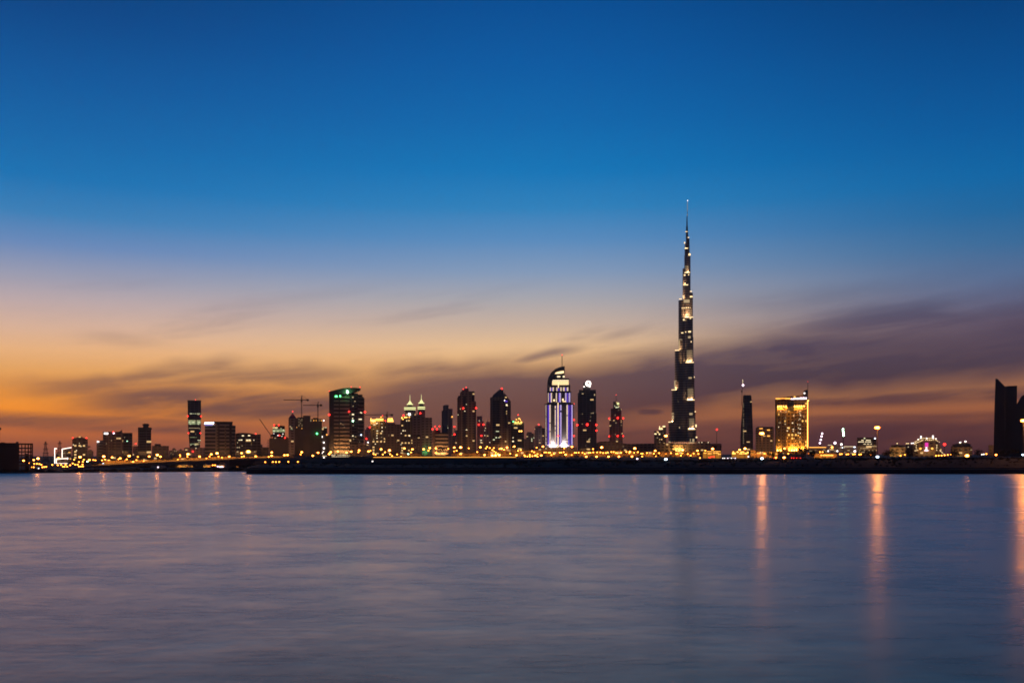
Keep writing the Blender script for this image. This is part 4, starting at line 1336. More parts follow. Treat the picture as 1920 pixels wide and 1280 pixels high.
T.block('spire', 'steel', (1053.3, 1054.5, 665.5, 687), depth=T.m(1.2), d0=14)
T.balls('reds', [(1053.9, 664.4, 1.4)], d=14)
T.block('drum_cap', 'darkc', (1058, 1067.5, 708.6, 711), depth=30, d0=9)
P = 1.75
for x, mt, w in ((1023.7, 'beadw', .9), (1031.2, 'beadw', 2.4), (1041.2, 'beadw', 2.0), (1051.6, 'beadv', 2.4), (1063.4, 'beadw', 2.6), (1072.6, 'beadv', 2.2)):
    T.strip('bead_light_column', mt, x, 759, 834, w, P, d=-1.2, drop=.06)
for x, w in ((1028.3, 2.6), (1044.4, 1.0), (1049.2, 1.4), (1066.5, 2.4), (1070.6, 1.4)):
    T.strip('violet_light_column', 'violet', x, 759, 834, w, d=-.8)
T.strip('gold_light_column', 'gold', 1046.3, 754.5, 839, 1.3, d=-2.4)
T.strip('gold_light_column', 'gold', 1047.0, 718, 727, 1.4, d=2)
for x, w in ((1028.2, 1.2), (1033.8, 2.4), (1043.2, 2.0), (1050.2, 2.8), (1060.9, 2.6), (1067.8, 2.8)):
    T.strip('bead_light_column', 'beadv' if x > 1048 else 'beadw', x, 736.5, 753.5, w, P, d=.8)
for x in (1031.4, 1048.1, 1064.2):
    T.strip('violet_light_column', 'violet', x, 736.5, 754, 2.0, d=1.1)
for x, w in ((1032, 2), (1037.2, 2.4), (1044.2, 2.2), (1051.8, 2.4), (1057.2, 3), (1064.2, 2.8)):
    T.strip('bead_light_column', 'beadw', x, 726, 732.6, w, P, d=2.6)
for x in (1034.5, 1047.5, 1060.6):
    T.strip('violet_light_column', 'violet', x, 726.4, 732.6, 2.2, d=3.0)
T.lights('gold', [(1039, 750.2, 3, 3.4), (1055.4, 749, 2.6, 4), (1058, 752.3, 6, 1.4)], 'terrace_light', d=.6)
T.block('pale_panel', 'concrete', (1033.2, 1039.8, 760, 835.2), (1053.6, 1061.6, 760, 835.2), depth=1, d0=-1)
for x in (1036.6, 1057.6):
    T.area(x, 836.8, 9, 3, 1.5e5, (1, .92, 1), d=-5, tilt=62)
T.balls('red', [(1046.3, 816.8, 2.0), (1076.2, 816.8, 1.9), (1076.2, 786.8, 1.8)], d=-5)
T.balls('reds', [(1076.4, 756.8, 1.1)], d=-4)
T.block('podium', 'f_tan', (1018, 1081, 838.6, None), depth=30, d0=-12)
T.lights('cream', [(1024, 840.6, 1.4, 1.4), (1045, 838, 2.4, 1.4), (1046, 834, 2, 4)], 'podium_light', d=-13)
T.area(1050, 852, 50, 3, 30000, (1, .5, .15), d=-30, tilt=35)

# ---- dark tower with lit round sign
T = Thing('round_sign_tower', 'dark flat topped tower with a glowing white ring on its roof', 'building', 1100, 2200)
T.block('wall', 'f_dark', (1083.2, 1117.6, 736, None), depth=44)
T.block('upper_wall', 'f_dark', (1085.5, 1117.3, 730.5, 736), depth=40, d0=2)
T.block('shoulder', 'f_dark', (1117.5, 1118.6, 775, None), depth=36, d0=3)
T.block('roof_house', 'darkc', (1093.2, 1107, 725.2, 730.5), (1093.8, 1100, 716.5, 725.2), depth=18, d0=5)
mb = MB()
cx, cz, rr = T.X(1103), T.Z(719), T.m(5.3)
for i in range(26):
    a, b = i * 2 * math.pi / 26, (i + 1) * 2 * math.pi / 26
    mb.bar((cx + rr * .8 * math.cos(a), T.D - 1, cz + rr * .8 * math.sin(a)), (cx + rr * .8 * math.cos(b), T.D - 1, cz + rr * .8 * math.sin(b)), T.m(1.2), 6)
mb.build('ring_sign', 'white', T)
T.lights('white', [(1095.2, 724.8, 2.4, 1.6), (1105.8, 724.8, 2.6, 1.6), (1102, 719.5, 2.6, 1.8)], 'sign_lamp', d=-2)
T.balls('red', [(1082.2, 796.4, 2.3), (1101.2, 795.7, 2.8), (1118, 796.2, 2.1), (1118.3, 807, 1.8)], d=-3)
T.lights('creamd', [(1092.5, 737.8, 3.4, 1.6), (1114.8, 740, 2, 3), (1092, 775.5, 1, 1.2), (1108.5, 774.5, 1.6, 1.2), (1112, 774, 2.6, 1.4), (1107.5, 781, 1.2, 1), (1106.5, 788.3, 1.6, 1.2), (1091.7, 794.5, 1.6, 1.2), (1104.5, 824, 3, 2), (1106, 822, 2, 1.4), (1098, 835, 1, 1)])

T = Thing('curved_mall_roof', 'long low mall with a gently curved roof between the two dark towers', 'building', 1150, 1500)
T.outline('wall', 'f_brown', [(1118, 866), (1118, 830), (1124, 827.8), (1136, 826.8), (1148, 827.5), (1160, 830), (1182, 832), (1196, 831.5), (1226, 831), (1226, 866)], 0, 40)
T.lights('creamd', [(1168.5, 836.5, 1.2, 1.2)])
T = Thing('service_block', 'low plain brown slab below the tallest tower', 'building', 1290, 1450)
T.block('wall', 'f_brown', (1226.5, 1262, 830.5, None), (1262, 1352, 831.5, None, -3), depth=34)
T.block('lit_panel', 'f_tan', (1261, 1281, 832.5, 845), depth=1, d0=-4.2)
T.area(1271, 847, 18, 3, 40000, (1, .6, .15), d=-9, tilt=30)
T = Thing('beaconed_tower', 'slim stepped tower with a thin antenna and six red lights', 'building', 1156, 2300)
T.block('shaft', 'f_brown', (1145.2, 1165.3, 765.7, None), depth=34)
T.block('lower_shaft', 'f_mauve', (1142.6, 1146, 785, 832), (1164.5, 1167.6, 785, 832), depth=28, d0=2)
T.block('pale_pier', 'f_mauve', (1154, 1160, 789, 828), depth=1, d0=-1)
T.block('crown', 'f_brown', (1149.8, 1157, 752.3, 765.7), (1157, 1161.5, 756, 765.7), depth=14, d0=6)
T.block('antenna', 'steel', (1154.9, 1155.7, 741, 752.5), depth=1, d0=10)
T.balls('reds', [(1155.3, 739.6, 1.0)], d=9)
T.balls('red', [(1142.2, 784.3, 1.8), (1158.3, 783.3, 2.1), (1168.5, 784, 1.9), (1142.2, 817.6, 1.6), (1158.2, 817, 1.9), (1168.5, 817.2, 1.6)], d=-4)
T.balls('dome', [(1158.8, 756.3, 2.4)], 'crown_lamp', d=4)
T.lights('oliveb', [(1156, 763.2, 4, 2), (1152.5, 760.5, 1, 2), (1159.5, 762.5, 2, 2)], 'crown_light', d=5)
T.lights('creamd', [(1153.6, 778, 1.4, 1.2), (1160, 768.5, 1, 1), (1155, 792.5, 1.4, 2), (1165, 797, 1, 1.4), (1146, 797, .8, 1.4), (1154, 814, 1.2, 1.2), (1157, 823, 1, 1)], d=-1.6)

T = Thing('terraced_block', 'small terraced block with warm terrace lights left of the tallest tower', 'building', 1238, 2300)
T.block('wall', 'f_lit', (1226.5, 1237.5, 808, None), (1236, 1249, 800, None, 3), depth=26)
T.lights('gold', [(1229, 813, 4, 2), (1234, 810.5, 2, 1.6), (1236.5, 813.6, 2.4, 2.4), (1239, 803.8, 7, 2.4), (1236.8, 800.5, 1.6, 4), (1244.8, 799.2, 5, 2.4)], 'terrace_light', d=-1)
T.lights('creamd', [(1232.5, 820.5, 1.6, 1.6), (1237, 829, 1.6, 1.2), (1243.5, 812, 1, 1), (1246, 820, 1, 1)])
# ================= the tallest tower
T = Thing('supertall_tower', 'by far the tallest tower, dark stepped spire with gold lit setbacks', 'building', 1281, 3100)
D = T.D
def shaft(x0, x1, yt, d, yb=None, name='tower_tier', mat='f_burj'):
    """rounded tier between photo columns x0 and x1, its top at yt"""
    X0, X1 = T.X(x0), T.X(x1)
    r = (X1 - X0) / 2
    mb = MB().cyl((X0 + X1) / 2, D + d, T.Z(yb), T.Z(yt), r, n=20, sy=1.15)
    mb.build(name, mat, T)
core = [(1284, 1293, 452, 34), (1286.3, 1293, 441, 38)]
for x0, x1, yt, d in (
    # left wing, each tier further out and lower
    (1253.2, 1272, 791, 20), (1259.3, 1276, 730.6, 24), (1264.9, 1282, 656.8, 28), (1271.9, 1288, 560.6, 32), (1279.8, 1292, 500, 36), (1283.8, 1293.1, 452, 40),
    # right wing
    (1288, 1307.3, 818, 46), (1288, 1305.6, 796, 44), (1288, 1304.2, 771, 42), (1286, 1302.5, 705.8, 44), (1284.5, 1300.4, 629, 46), (1284, 1299.4, 545, 48), (1283, 1295, 474, 50), (1286, 1293, 441, 52),
    # centre
    (1266, 1296, 713, 30), (1272, 1296, 636, 34),
    # wing towards the viewer
    (1288.6, 1304.2, 804.8, 2), (1286.6, 1302.5, 750, 8), (1284.6, 1301.3, 679.8, 14), (1283, 1299.4, 594.8, 20), (1280.6, 1291, 532.8, 26), (1283, 1294.2, 509.3, 30), (1283.6, 1290.6, 462.8, 34),
):
    shaft(x0, x1, yt, d)
mb = MB()
mb.lathe(T.X(1288.2), D + 45, [(T.Z(441), T.m(2.3)), (T.Z(430), T.m(2.2)), (T.Z(429.8), T.m(1.9)), (T.Z(419), T.m(1.7)), (T.Z(418.8), T.m(1.3)), (T.Z(400), T.m(.8))], 12)
mb.build('spire', 'darkc', T)
mb = MB()
mb.lathe(T.X(1288.9), D + 45, [(T.Z(400), T.m(.7)), (T.Z(391), T.m(.55)), (T.Z(371), T.m(.3))], 8)
mb.build('pinnacle', 'steel', T)
T.balls('white', [(1289.3, 369.8, .8)], 'tip_lamp', d=44)
T.strip('pinnacle_light', 'creamd', 1289.1, 372, 390, .7, 1.6, d=42.5, fill=.6)
T.strip('pinnacle_light', 'creamd', 1289.1, 395.5, 398.5, .9, d=42.5)
terr = [(1292.9, 679.6, 15.5, 14), (1294.9, 749.8, 14.5, 8), (1296.8, 804.6, 13.5, 2), (1291.5, 594.6, 15.5, 20), (1285.6, 532.6, 9.5, 26), (1288.6, 509.1, 10, 30), (1286.9, 462.6, 6.2, 34)]
for x, y, w, d in terr:
    dd = d - T.m(w) * .62 - 1
    T.lights('gold', [(x, y, w, 1.5, dd)], 'terrace_light')
    T.area(x, y - .8, w * .7, 3, 5.5e5 * (w / 15) ** 1.2, (1, .62, .26), d=dd + 1.0 + 6, tilt=75)
for x, y, w, e in ((1269.4, 656, 8, 1), (1263.2, 730.2, 8.5, 1.6), (1257.2, 790.6, 8.6, 1.6), (1275.8, 559.8, 4.6, 1)):
    T.lights('gold', [(x, y, w, 1.3, 6)], 'terrace_light')
    T.area(x + 1.5, y - .8, 4, 3, 1.6e5 * e, (1, .62, .26), d=16, tilt=75)
# terrace glow on the walls above, put in as emissive bands
for x, y0, y1, w, d in ((1293, 657, 678.4, 11, 0), (1294.6, 729, 748.2, 10.5, -7), (1296.8, 785, 803, 9.5, -12), (1292, 582, 593, 10, 6), (1288, 497, 508, 6.4, 17)):
    T.strip('lit_band', 'creamd', x, y0, y1, w, 2.0, d=-8 if False else d - 4, fill=.28)
T.lights('gold', [(1283.6, 452.6, 1.6, 3.4, 22), (1292.9, 474, 3.6, 4, 30), (1283.6, 513.7, 3, 2.4, 20), (1291.3, 513.2, 2, 1.6, 20), (1294.8, 544, 5, 1.4, 28), (1281.4, 554, 3.4, 1.6, 16),
                  (1296.2, 554, 5, 2.4, 26), (1279, 576.7, 1.6, 1.8, 8), (1282.8, 576.7, 2, 1.8, 6), (1286.8, 576.6, 2.4, 1.8, 4), (1290.6, 576.5, 2, 1.8, 4), (1294, 576.8, 1.4, 1.4, 6),
                  (1282.1, 599.2, 3, 2.6, 3), (1294.5, 597, 2, 1.8, 2), (1279.3, 623.4, 4, 1.6, 6), (1285.7, 622.3, 2, 1.6, 1), (1293, 621.9, 5, 2.6, 0), (1296, 640.5, 2, 1.8, 4),
                  (1301.7, 705.8, 1.6, 2, 26), (1303.9, 771, 1.8, 2, 26), (1305.2, 797.6, 2.4, 5, 26), (1306.2, 819.2, 2.6, 2.4, 26), (1291, 441, 3, 1.2, 36), (1287.2, 429.6, 4.4, 1, 38),
                  (1274, 801, 1, 1.4, 2), (1285.8, 600, 1, 1, 3)], 'facade_light')
T.lights('creamd', [(1287.5, 564, 11, 6, 6), (1292.5, 632, 5, 4, 3), (1294, 708.5, 6, 3, -2), (1295.4, 776, 6, 4, -8), (1297.6, 825, 8, 5, -12), (1261.2, 774.5, 4.6, 1.6, 8), (1261.5, 782, 3.4, 8, 9), (1266, 713.3, 5, 1.2, 10),
                    (1265.2, 721, 2.4, 13, 12), (1273.6, 645, 2.2, 16, 14), (1276, 635.6, 7, 1, 12), (1285.2, 737, 1, 1, 3), (1271.5, 752, 1, 1, 3), (1280, 761, 1, 1, 3)], 'lit_window')  # the larger boxes are glow on the walls put in as emission, not windows
T.area(1280, 836, 44, 3, 1e5, (1, .6, .3), d=-30, tilt=62)
T.block('podium', 'f_brown', (1252, 1309, 828, None), depth=60, d0=-22)
T.lights('creamd', [(1255.5, 828.5, 4, 2), (1297, 829.5, 9, 1.6), (1265, 831, 2, 1)], 'podium_light', d=-24)

T = Thing('roof_villa', 'low block with a row of small white windows right of the tallest tower', 'building', 1320, 1700)
T.block('wall', 'f_mauve', (1309, 1331, 827.3, None), depth=22)
T.lights('cream', [(1310.7, 829, 1.2, 1.2), (1316, 829, 1.4, 1.2), (1328, 829, 1.8, 1.2)])
T = Thing('beacon_pole', 'slim dark pole with one red light right of the tallest tower', 'pole', 1343.8, 900)
MB().cyl(T.X(1343.8), T.D, PZ, T.Z(806), T.m(.55), T.m(.4)).build('pole', 'steel', T)
T.balls('red', [(1344.2, 805, 2.0)], d=-.5)
T = Thing('flag_pole', 'thin bare pole standing before the tallest tower', 'pole', 1264.5, 860)
MB().cyl(T.X(1264.5), T.D, PZ, T.Z(829), T.m(.4), T.m(.25)).build('pole', 'steel', T)

# ---- lit petrol-station-like row
T = Thing('lit_arcade', 'low orange lit arcade with slim columns left of the white car lights', 'building', 1335, 860)
T.block('roof', 'concrete', (1316, 1353, 845.2, 846.6), depth=14)
T.block('back_wall', 'wash', (1317, 1352, 846.7, None), depth=1, d0=12)  # wall glows by itself, standing in for its lighting
for x in (1317, 1325, 1333, 1341, 1349.5):
    T.block('column', 'concrete', (x, x + .9, 846.6, None), depth=.9, d0=1)
T.block('fascia', 'amber', (1325, 1351, 845.4, 846.3), depth=.4, d0=-.6)
T.lights('red', [(1336, 856, 8, 1), (1331, 857.2, 5, .8)], 'sign_strip', d=2)
T.lights('amber', [(1322, 849, 5, 1.4), (1331, 850, 8, 1.4), (1342, 849, 9, 1.4), (1349, 851, 5, 2)], 'strip_light', d=3)
T.block('upper_block', 'f_mauve', (1331, 1353, 832, 845.2), depth=12, d0=6)
T = Thing('showroom', 'low showroom blazing yellow orange right of the white car lights', 'building', 1388, 900)
T.block('wall', 'wash', (1371.5, 1404, 845.5, None), depth=12)  # lit look of the wall put into its emission
T.block('roof', 'concrete', (1371, 1404.5, 844.6, 845.5), depth=13, d0=-.8)
T.lights('ambers', [(1376, 849.8, 6, 1.6), (1383, 847, 3, 1.8), (1389, 850, 6, 1.2), (1397, 849.8, 6, 1.6), (1402, 848, 2, 3), (1375, 847, 2, 2), (1392, 846.8, 8, 1)], 'strip_light', d=-.5)
T.block('column', 'concrete', *[(x, x + .7, 846, None) for x in (1372, 1380, 1387, 1395, 1403)], depth=.7, d0=-1.6)
T = Thing('warehouse', 'small plain orange lit warehouse right of the yellow showroom', 'building', 1411, 960)
T.block('wall', 'f_tan', (1407, 1417, 843.8, None), depth=14)
T.area(1412, 851, 9, 2, 4000, (1, .36, .05), d=-7, tilt=15)
T.block('roof', 'roof', (1406.6, 1417.4, 843.1, 843.8), depth=14.5, d0=-.3)
T = Thing('warehouse', 'long low orange lit shed before the dark block and gold hotel', 'building', 1440, 980)
T.block('wall', 'f_tan', (1417.4, 1458, 846.5, None), depth=14)
T.area(1437, 852, 36, 2, 9000, (1, .36, .05), d=-7, tilt=15)
T.block('roof', 'roof', (1417.6, 1458.6, 845.7, 846.5), depth=14.5, d0=-.4)
T.lights('amber', [(1422, 849.6, 6, 1.2), (1434, 850, 6, 1.4), (1447, 849.5, 8, 1.4), (1455, 850.5, 5, 1)], 'strip_light')

# ---- tapering dark tower with lamp mast
T = Thing('tapering_tower', 'dark tapering tower under construction with a lamp mast beside it', 'building', 1400, 2300)
prof = [(1388, 860), (1388.2, 820), (1389.5, 795), (1391.3, 770), (1392.6, 755), (1393.2, 743), (1394, 740.6), (1408.2, 740.6), (1409, 745), (1410.2, 760), (1411, 790), (1412, 820), (1412, 860)]
T.outline('wall', 'f_dark', prof, 0, 50)
T.block('floor_edge', 'darkc', *[(1389.2 + i * .15 * 0 + (0.0 if y > 800 else (800 - y) * .06), 1412.1 - (0 if y > 800 else (800 - y) * .05), y, y + 1) for i, y in enumerate(range(744, 832, 5))], depth=2, d0=-1)
T.block('roof_post', 'darkc', (1396, 1397, 739, 741), (1401, 1402, 739.2, 741), (1405.5, 1406.5, 739.4, 741), depth=4, d0=10)
T.strip('window_column', 'creamd', 1394, 756, 840, .9, 3.2, d=-2, fill=.4, drop=.35)
T = Thing('lamp_mast_crane', 'slim construction mast with a bright white lamp beside the tapering tower', 'crane', 1391.5, 2300, group='tower cranes over the unfinished blocks')
truss(T, (1390.3, 760), (1391.4, 733), .35, 'mast', 10)
truss(T, (1391.4, 733), (1393.4, 712), .25, 'jib', 8)
T.block('cab', 'steel', (1389.8, 1392.2, 731.5, 735), depth=4, d0=2)
T.balls('pinkw', [(1393.2, 722.2, 2.0)], 'work_lamp', d=-3)
T.strip('lamp_string', 'cream', 1392.6, 711.5, 719, 1.0, 2.2, d=-2)

T = Thing('plain_square_block', 'plain brown square block behind the mast lamp left of the gold hotel', 'building', 1433, 1700)
T.block('wall', 'f_tan', (1416.7, 1451, 802, None), (1419, 1450, 799.7, 802, 2), depth=34)
T.lights('amber', [(1441, 806, 5, 1.6), (1441, 817, 5, 1.6), (1427, 803, 6, 1.2)], 'lit_window')

# ---- the gold hotel
T = Thing('gold_hotel', 'gold floodlit hotel slab with spotlit columns and a raised corner crown', 'building', 1484, 1500)
D = T.D
T.block('wall', 'f_gold', (1453.6, 1512.5, 749.5, None), depth=40)
T.block('cornice', 'f_tan', (1453, 1513, 748.4, 750), depth=42, d0=-1)
T.outline('roof_wing', 'f_gold', [(1454.5, 748.6), (1454.5, 745.6), (1480, 742.8), (1507, 740.2), (1513, 744), (1513, 748.6)], 2, 34)
T.outline('corner_crown', 'darkc', [(1505.2, 741.5), (1505.8, 736), (1507.8, 732.5), (1511, 731), (1514.3, 730.8), (1514.3, 748), (1509, 748)], 1, 14)
T.block('antenna', 'steel', (1514.2, 1515, 714.5, 750), depth=1, d0=4)
T.balls('reds', [(1514.6, 715.5, .7)], d=4)
T.lights('amber', [(1468, 746.5, 27, 1.3), (1459, 747, 8, 2), (1488, 747.6, 30, .9)], 'crown_light', d=-1.6)
mb = MB()
x = 1483.0
while x < 1511:
    hgt = 1.5 + (x - 1483) * .11
    mb.box(T.X(x), T.X(x + rs.uniform(1.0, 2.2)), D - 2.6, D - 2, T.Z(748.6), T.Z(748.4 - hgt * rs.uniform(.7, 1)))
    x += 2.5
mb.build('roof_sign', 'pinkw', T)
T.lights('white', [(1508.3, 737.3, 2.4, 2)], 'crown_lamp', d=-.5)
T.block('corner_fin', 'f_tan', (1512.6, 1516.2, 750.5, 842), depth=10, d0=-2)
T.strip('corner_light_column', 'amber', 1514.2, 752, 841, 1.9, d=-2.8)
T.strip('corner_light_column', 'ambers', 1514.0, 752, 838, .8, d=-3.6)
T.lights('ambers', [(1515, 751.6, 2.4, 2.4)], 'corner_lamp', d=-4)
for x in [1458.6, 1462, 1465.4, 1469.3, 1473.5] + [1490, 1494.4, 1498.5, 1502.6, 1507]:
    T.lights('ambers', [(x, 760.8, 1.7, 1.8)], 'spot_lamp', d=-2)
    T.area(x, 761.5, 1.2, 1.5, 17000, (1, .48, .07), d=-2.2, tilt=-72)
    T.block('column_rib', 'f_tan', (x - .7, x + .7, 758, 846), depth=1.2, d0=-1.2)
for x in (1458, 1463, 1480, 1484.5, 1489, 1493.4, 1505):
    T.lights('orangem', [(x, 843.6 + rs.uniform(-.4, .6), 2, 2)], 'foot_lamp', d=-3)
    T.area(x, 842, 2, 2, 22000 if x in (1493.4, 1505) else 6000, (1, .48, .07), d=-3.4, tilt=70)
T.area(1483, 846, 50, 4, 12000, (1, .5, .1), d=-26, tilt=42)
rs2 = random.Random(5)
pts = []
for cx in (1462, 1475, 1488, 1497, 1500):
    for k in range(9):
        pts.append((cx + rs2.uniform(-2.5, 3), 769 + k * 8.2 + rs2.uniform(-3, 3), rs2.uniform(1.4, 2.8), rs2.uniform(1, 1.8)))
T.lights('cream', [p for p in pts if p[1] < 816 and rs2.random() < .7])
T.lights('amber', [p for p in pts if p[1] >= 816])
T.block('dark_gap', 'darkc', (1476.6, 1488.4, 752, 770), depth=.6, d0=-.4)
T.block('left_edge', 'darkc', (1453.2, 1455.6, 750, None), depth=3, d0=-1.2)

# ---- floodlight frames behind the sheds
for nm, x, ys, lab, mt in (('a', 1539, [(1541.5, 812.3), (1540.4, 817.6), (1539, 824), (1537.3, 830.2)], 'leaning mast with four pinkish floodlights in a slanted row', 'pinkw'),
                           ('b', 1581, [(1580.6, 804.2), (1581, 808.5), (1581.6, 812.2), (1581.8, 816)], 'upright mast with four greenish floodlights in a column', 'greenw')):
    T = Thing('floodlight_mast', lab, 'light mast', x, 1300, group='floodlight masts right of the gold hotel')
    truss(T, (ys[-1][0] - .3, 855), (ys[0][0], ys[0][1] - 2), .35, 'mast', 14)
    T.balls(mt, [(a, b, 1.7) for a, b in ys], 'flood_lamp', d=4)
T = Thing('low_market_building', 'long low building with a lit eave right of the gold hotel', 'building', 1534, 1300)
T.block('wall', 'f_mauve', (1516, 1552, 838.5, None), depth=30)
T.block('eave_light', 'amber', (1517, 1549, 837.6, 838.8), depth=.8, d0=-.8)
T.lights('creamd', [(1520, 845, 5, 1.4), (1529, 844, 3, 1), (1545, 843, 4, 1.2), (1549, 846, 4, 1)])
T = Thing('low_market_building', 'long low building with tiny white and cyan eave lights further right', 'building', 1580, 1350)
T.block('wall', 'f_mauve', (1552, 1607, 836.5, None), (1560, 1572, 832.5, 836.5, 4), depth=30)
for x0, x1, y in ((1553, 1562, 834), (1583, 1604, 836.8), (1577, 1586, 838.8)):
    T.lights('cream', [(x0 + i * 1.9, y, 1.2, .9) for i in range(int((x1 - x0) / 1.9))], 'eave_lamp')
T.lights('bluew', [(1602.3, 837.8, 2.6, 1.2), (1580, 838.8, 3, 1)], 'eave_lamp')
T.lights('creamd', [(1556, 842, 3, 1.4), (1566, 845, 4, 1.4), (1591, 844, 4, 1.4), (1598, 849, 6, 1.4), (1584, 848, 3, 1)])
T.balls('white', [(1532.8, 843, 2.0), (1552, 845.2, 1.7), (1570, 845.2, 1.5), (1602.7, 845.6, 2.0), (1577.6, 832.7, 2.0)], 'wall_lamp', d=-2)
T.balls('pinkw', [(1565.6, 830, 2.3)], 'wall_lamp', d=-2)
T = Thing('orange_shed', 'low shed with a floodlit orange wall and a dotted row of lamps', 'building', 1546, 900)
T.block('wall', 'f_tan', (1526, 1569, 850.2, None), depth=10)
T.area(1547, 855, 40, 2, 7000, (1, .36, .05), d=-7, tilt=15)
T.block('roof', 'roof', (1525.6, 1569.4, 849.6, 850.2), depth=11, d0=-.4)
T.lights('ambers', [(1539.5 + i * 2.7, 853.2, 1.5, 1.3) for i in range(9)], 'wall_lamp')

T = Thing('lit_office_cube', 'square dark office block with rows of cream windows by the tallest mast', 'building', 1624, 1400)
T.block('wall', 'f_dark', (1606.8, 1643, 820, None), depth=34)
for y, x0, x1, ds in ((825, 1615, 1632, .7), (828, 1609, 1635, .7), (832, 1619, 1634, .75), (836.2, 1624, 1642, .6), (840, 1613, 1633, .55), (844, 1611, 1642, .35), (847.5, 1610, 1630, .5)):
    row(T, y, x0, x1, 'creamd' if y > 834 else 'cream', 1.3, ds, 2.2)
T.lights('oliveb', [(1621, 821.3, 2.6, 2.2)]); T.lights('bluew', [(1640.6, 821.6, 2, 1.8)], 'corner_lamp')

# ---- ornate palace cluster
def palace(x, x0, x1, yt, D, label, lamps, mat='f_tan'):
    T = Thing('palace_building', label, 'building', x, D, group='palace buildings with roof ornaments')
    T.block('wall', mat, (x0, x1, yt + 4, None), (x0 + 3, x1 - 3, yt, yt + 4, 3), depth=24)
    mb = MB()
    for lx, ly in lamps:
        mb.lathe(T.X(lx), T.D + 8, [(T.Z(yt + .2), T.m(2)), (T.Z(ly + 1.2), T.m(1.7)), (T.Z(ly), T.m(1.1)), (T.Z(ly - 1.4), T.m(.3)), (T.Z(ly - 3), .1)], 10)
    mb.build('roof_turret', 'f_tan', T)
    T.lights('gold', [(lx, ly + 1, 2.4, 1.3) for lx, ly in lamps], 'turret_light', d=3)
    return T
T = palace(1683, 1668, 1700, 834, 1300, 'low tan palace wing left of the arched lit palace', [(1682.3, 830)])
T.lights('creamd', [(1676, 842, 1.4, 1), (1690, 843, 1.4, 1), (1696, 838, 1, 1), (1688, 848, 1.4, 1)])
T.area(1680, 852, 20, 3, 9000, (1, .55, .15), d=-10, tilt=40)
T = palace(1703, 1695, 1716, 833.5, 1320, 'small palace pavilion touching the left of the arched lit palace', [(1700, 830), (1703, 830)], 'f_brown')
T.lights('white', [(1709.5, 830.6, 2.6, 1.4), (1712.6, 830.4, 2, 1.4)], 'roof_light'); T.lights('cream', [(1703, 837.5, 1.2, 1.2), (1699, 839, 1, 1)])
T = palace(1811, 1783, 1823, 832.5, 1300, 'brown palace building with two white roof ornaments', [(1800.3, 828.8), (1810.2, 827.2)], 'f_brown')
T.outline('gable', 'f_brown', [(1786, 833), (1797, 830.6), (1806, 829.6), (1816, 831.2), (1822, 833)], 4, 20)
T.lights('white', [(1800.3, 828.8, 3, 1.6), (1810.2, 827.2, 3.2, 2)], 'turret_light', d=2)
T.lights('creamd', [(1821, 843, 3, 1.2), (1802, 842, 1, 1)])
T.area(1805, 853, 20, 3, 6000, (1, .55, .15), d=-12, tilt=35)

T = Thing('arched_palace', 'palace with an arch of white gold lights and a magenta lit centre', 'building', 1738, 1300)
T.outline('wall', 'f_tan', [(1711, 860), (1711, 838), (1716, 831), (1722, 824), (1727, 820.5), (1749, 820.5), (1755, 824), (1760, 831), (1765, 840), (1765, 860)], 0, 26)
pts = []
def line(p, q, n):
    for i in range(n):
        pts.append((p[0] + (q[0] - p[0]) * i / (n - 1) + rs.uniform(-.3, .3), p[1] + (q[1] - p[1]) * i / (n - 1) + rs.uniform(-.3, .3), rs.uniform(1.0, 1.8), rs.uniform(.8, 1.3)))
line((1714.5, 832), (1730, 824.5), 9); line((1716, 828), (1723, 823.5), 4); line((1728, 821), (1746, 820.8), 7); line((1736, 824.6), (1749, 824.4), 5); line((1751, 822), (1761, 828.5), 5)
line((1718, 834), (1718.2, 844), 4); line((1756.3, 834), (1756.2, 843.5), 4); line((1716, 844.3), (1721, 843.5), 2); line((1762, 844), (1771, 852), 6)
T.lights('gold', pts, 'arch_light')
T.balls('white', [(1726.9, 818, 1.3), (1749.2, 817.6, 1.5), (1737.6, 821.4, 1.1), (1726.4, 820.8, 1.1), (1749.6, 820.6, 1.4), (1721.4, 823.4, .9), (1755, 822, .9)], 'turret_lamp')
mb = MB()
for x, y in ((1726.9, 818), (1749.2, 817.6)):
    mb.lathe(T.X(x), T.D + 5, [(T.Z(822), T.m(2)), (T.Z(819), T.m(1.4)), (T.Z(815.5), .1)], 10)
mb.build('turret', 'f_tan', T)
T.lights('magenta', [(1737.4, 833.5, 5.6, 8)], 'magenta_panel')
T.lights('pinkw', [(1737, 838.4, 2.4, .9), (1737, 840.6, 2.4, .9), (1737, 842.4, 3, .9), (1737, 844.3, 7, .9)], 'magenta_strip', d=-.9)
T.balls('amber', [(1725.8, 840.7, 2), (1747.8, 840.6, 2)], 'arch_lamp')
T.area(1738, 850, 24, 3, 3500, (1, .55, .15), d=-8, tilt=40)
T = Thing('beacon_pole', 'slim pole with one large red light right of the arched palace', 'pole', 1771, 1200)
MB().cyl(T.X(1771), T.D, PZ, T.Z(834), T.m(.35)).build('pole', 'steel', T)
T.balls('red', [(1771, 832.8, 3.1)], d=-.5)

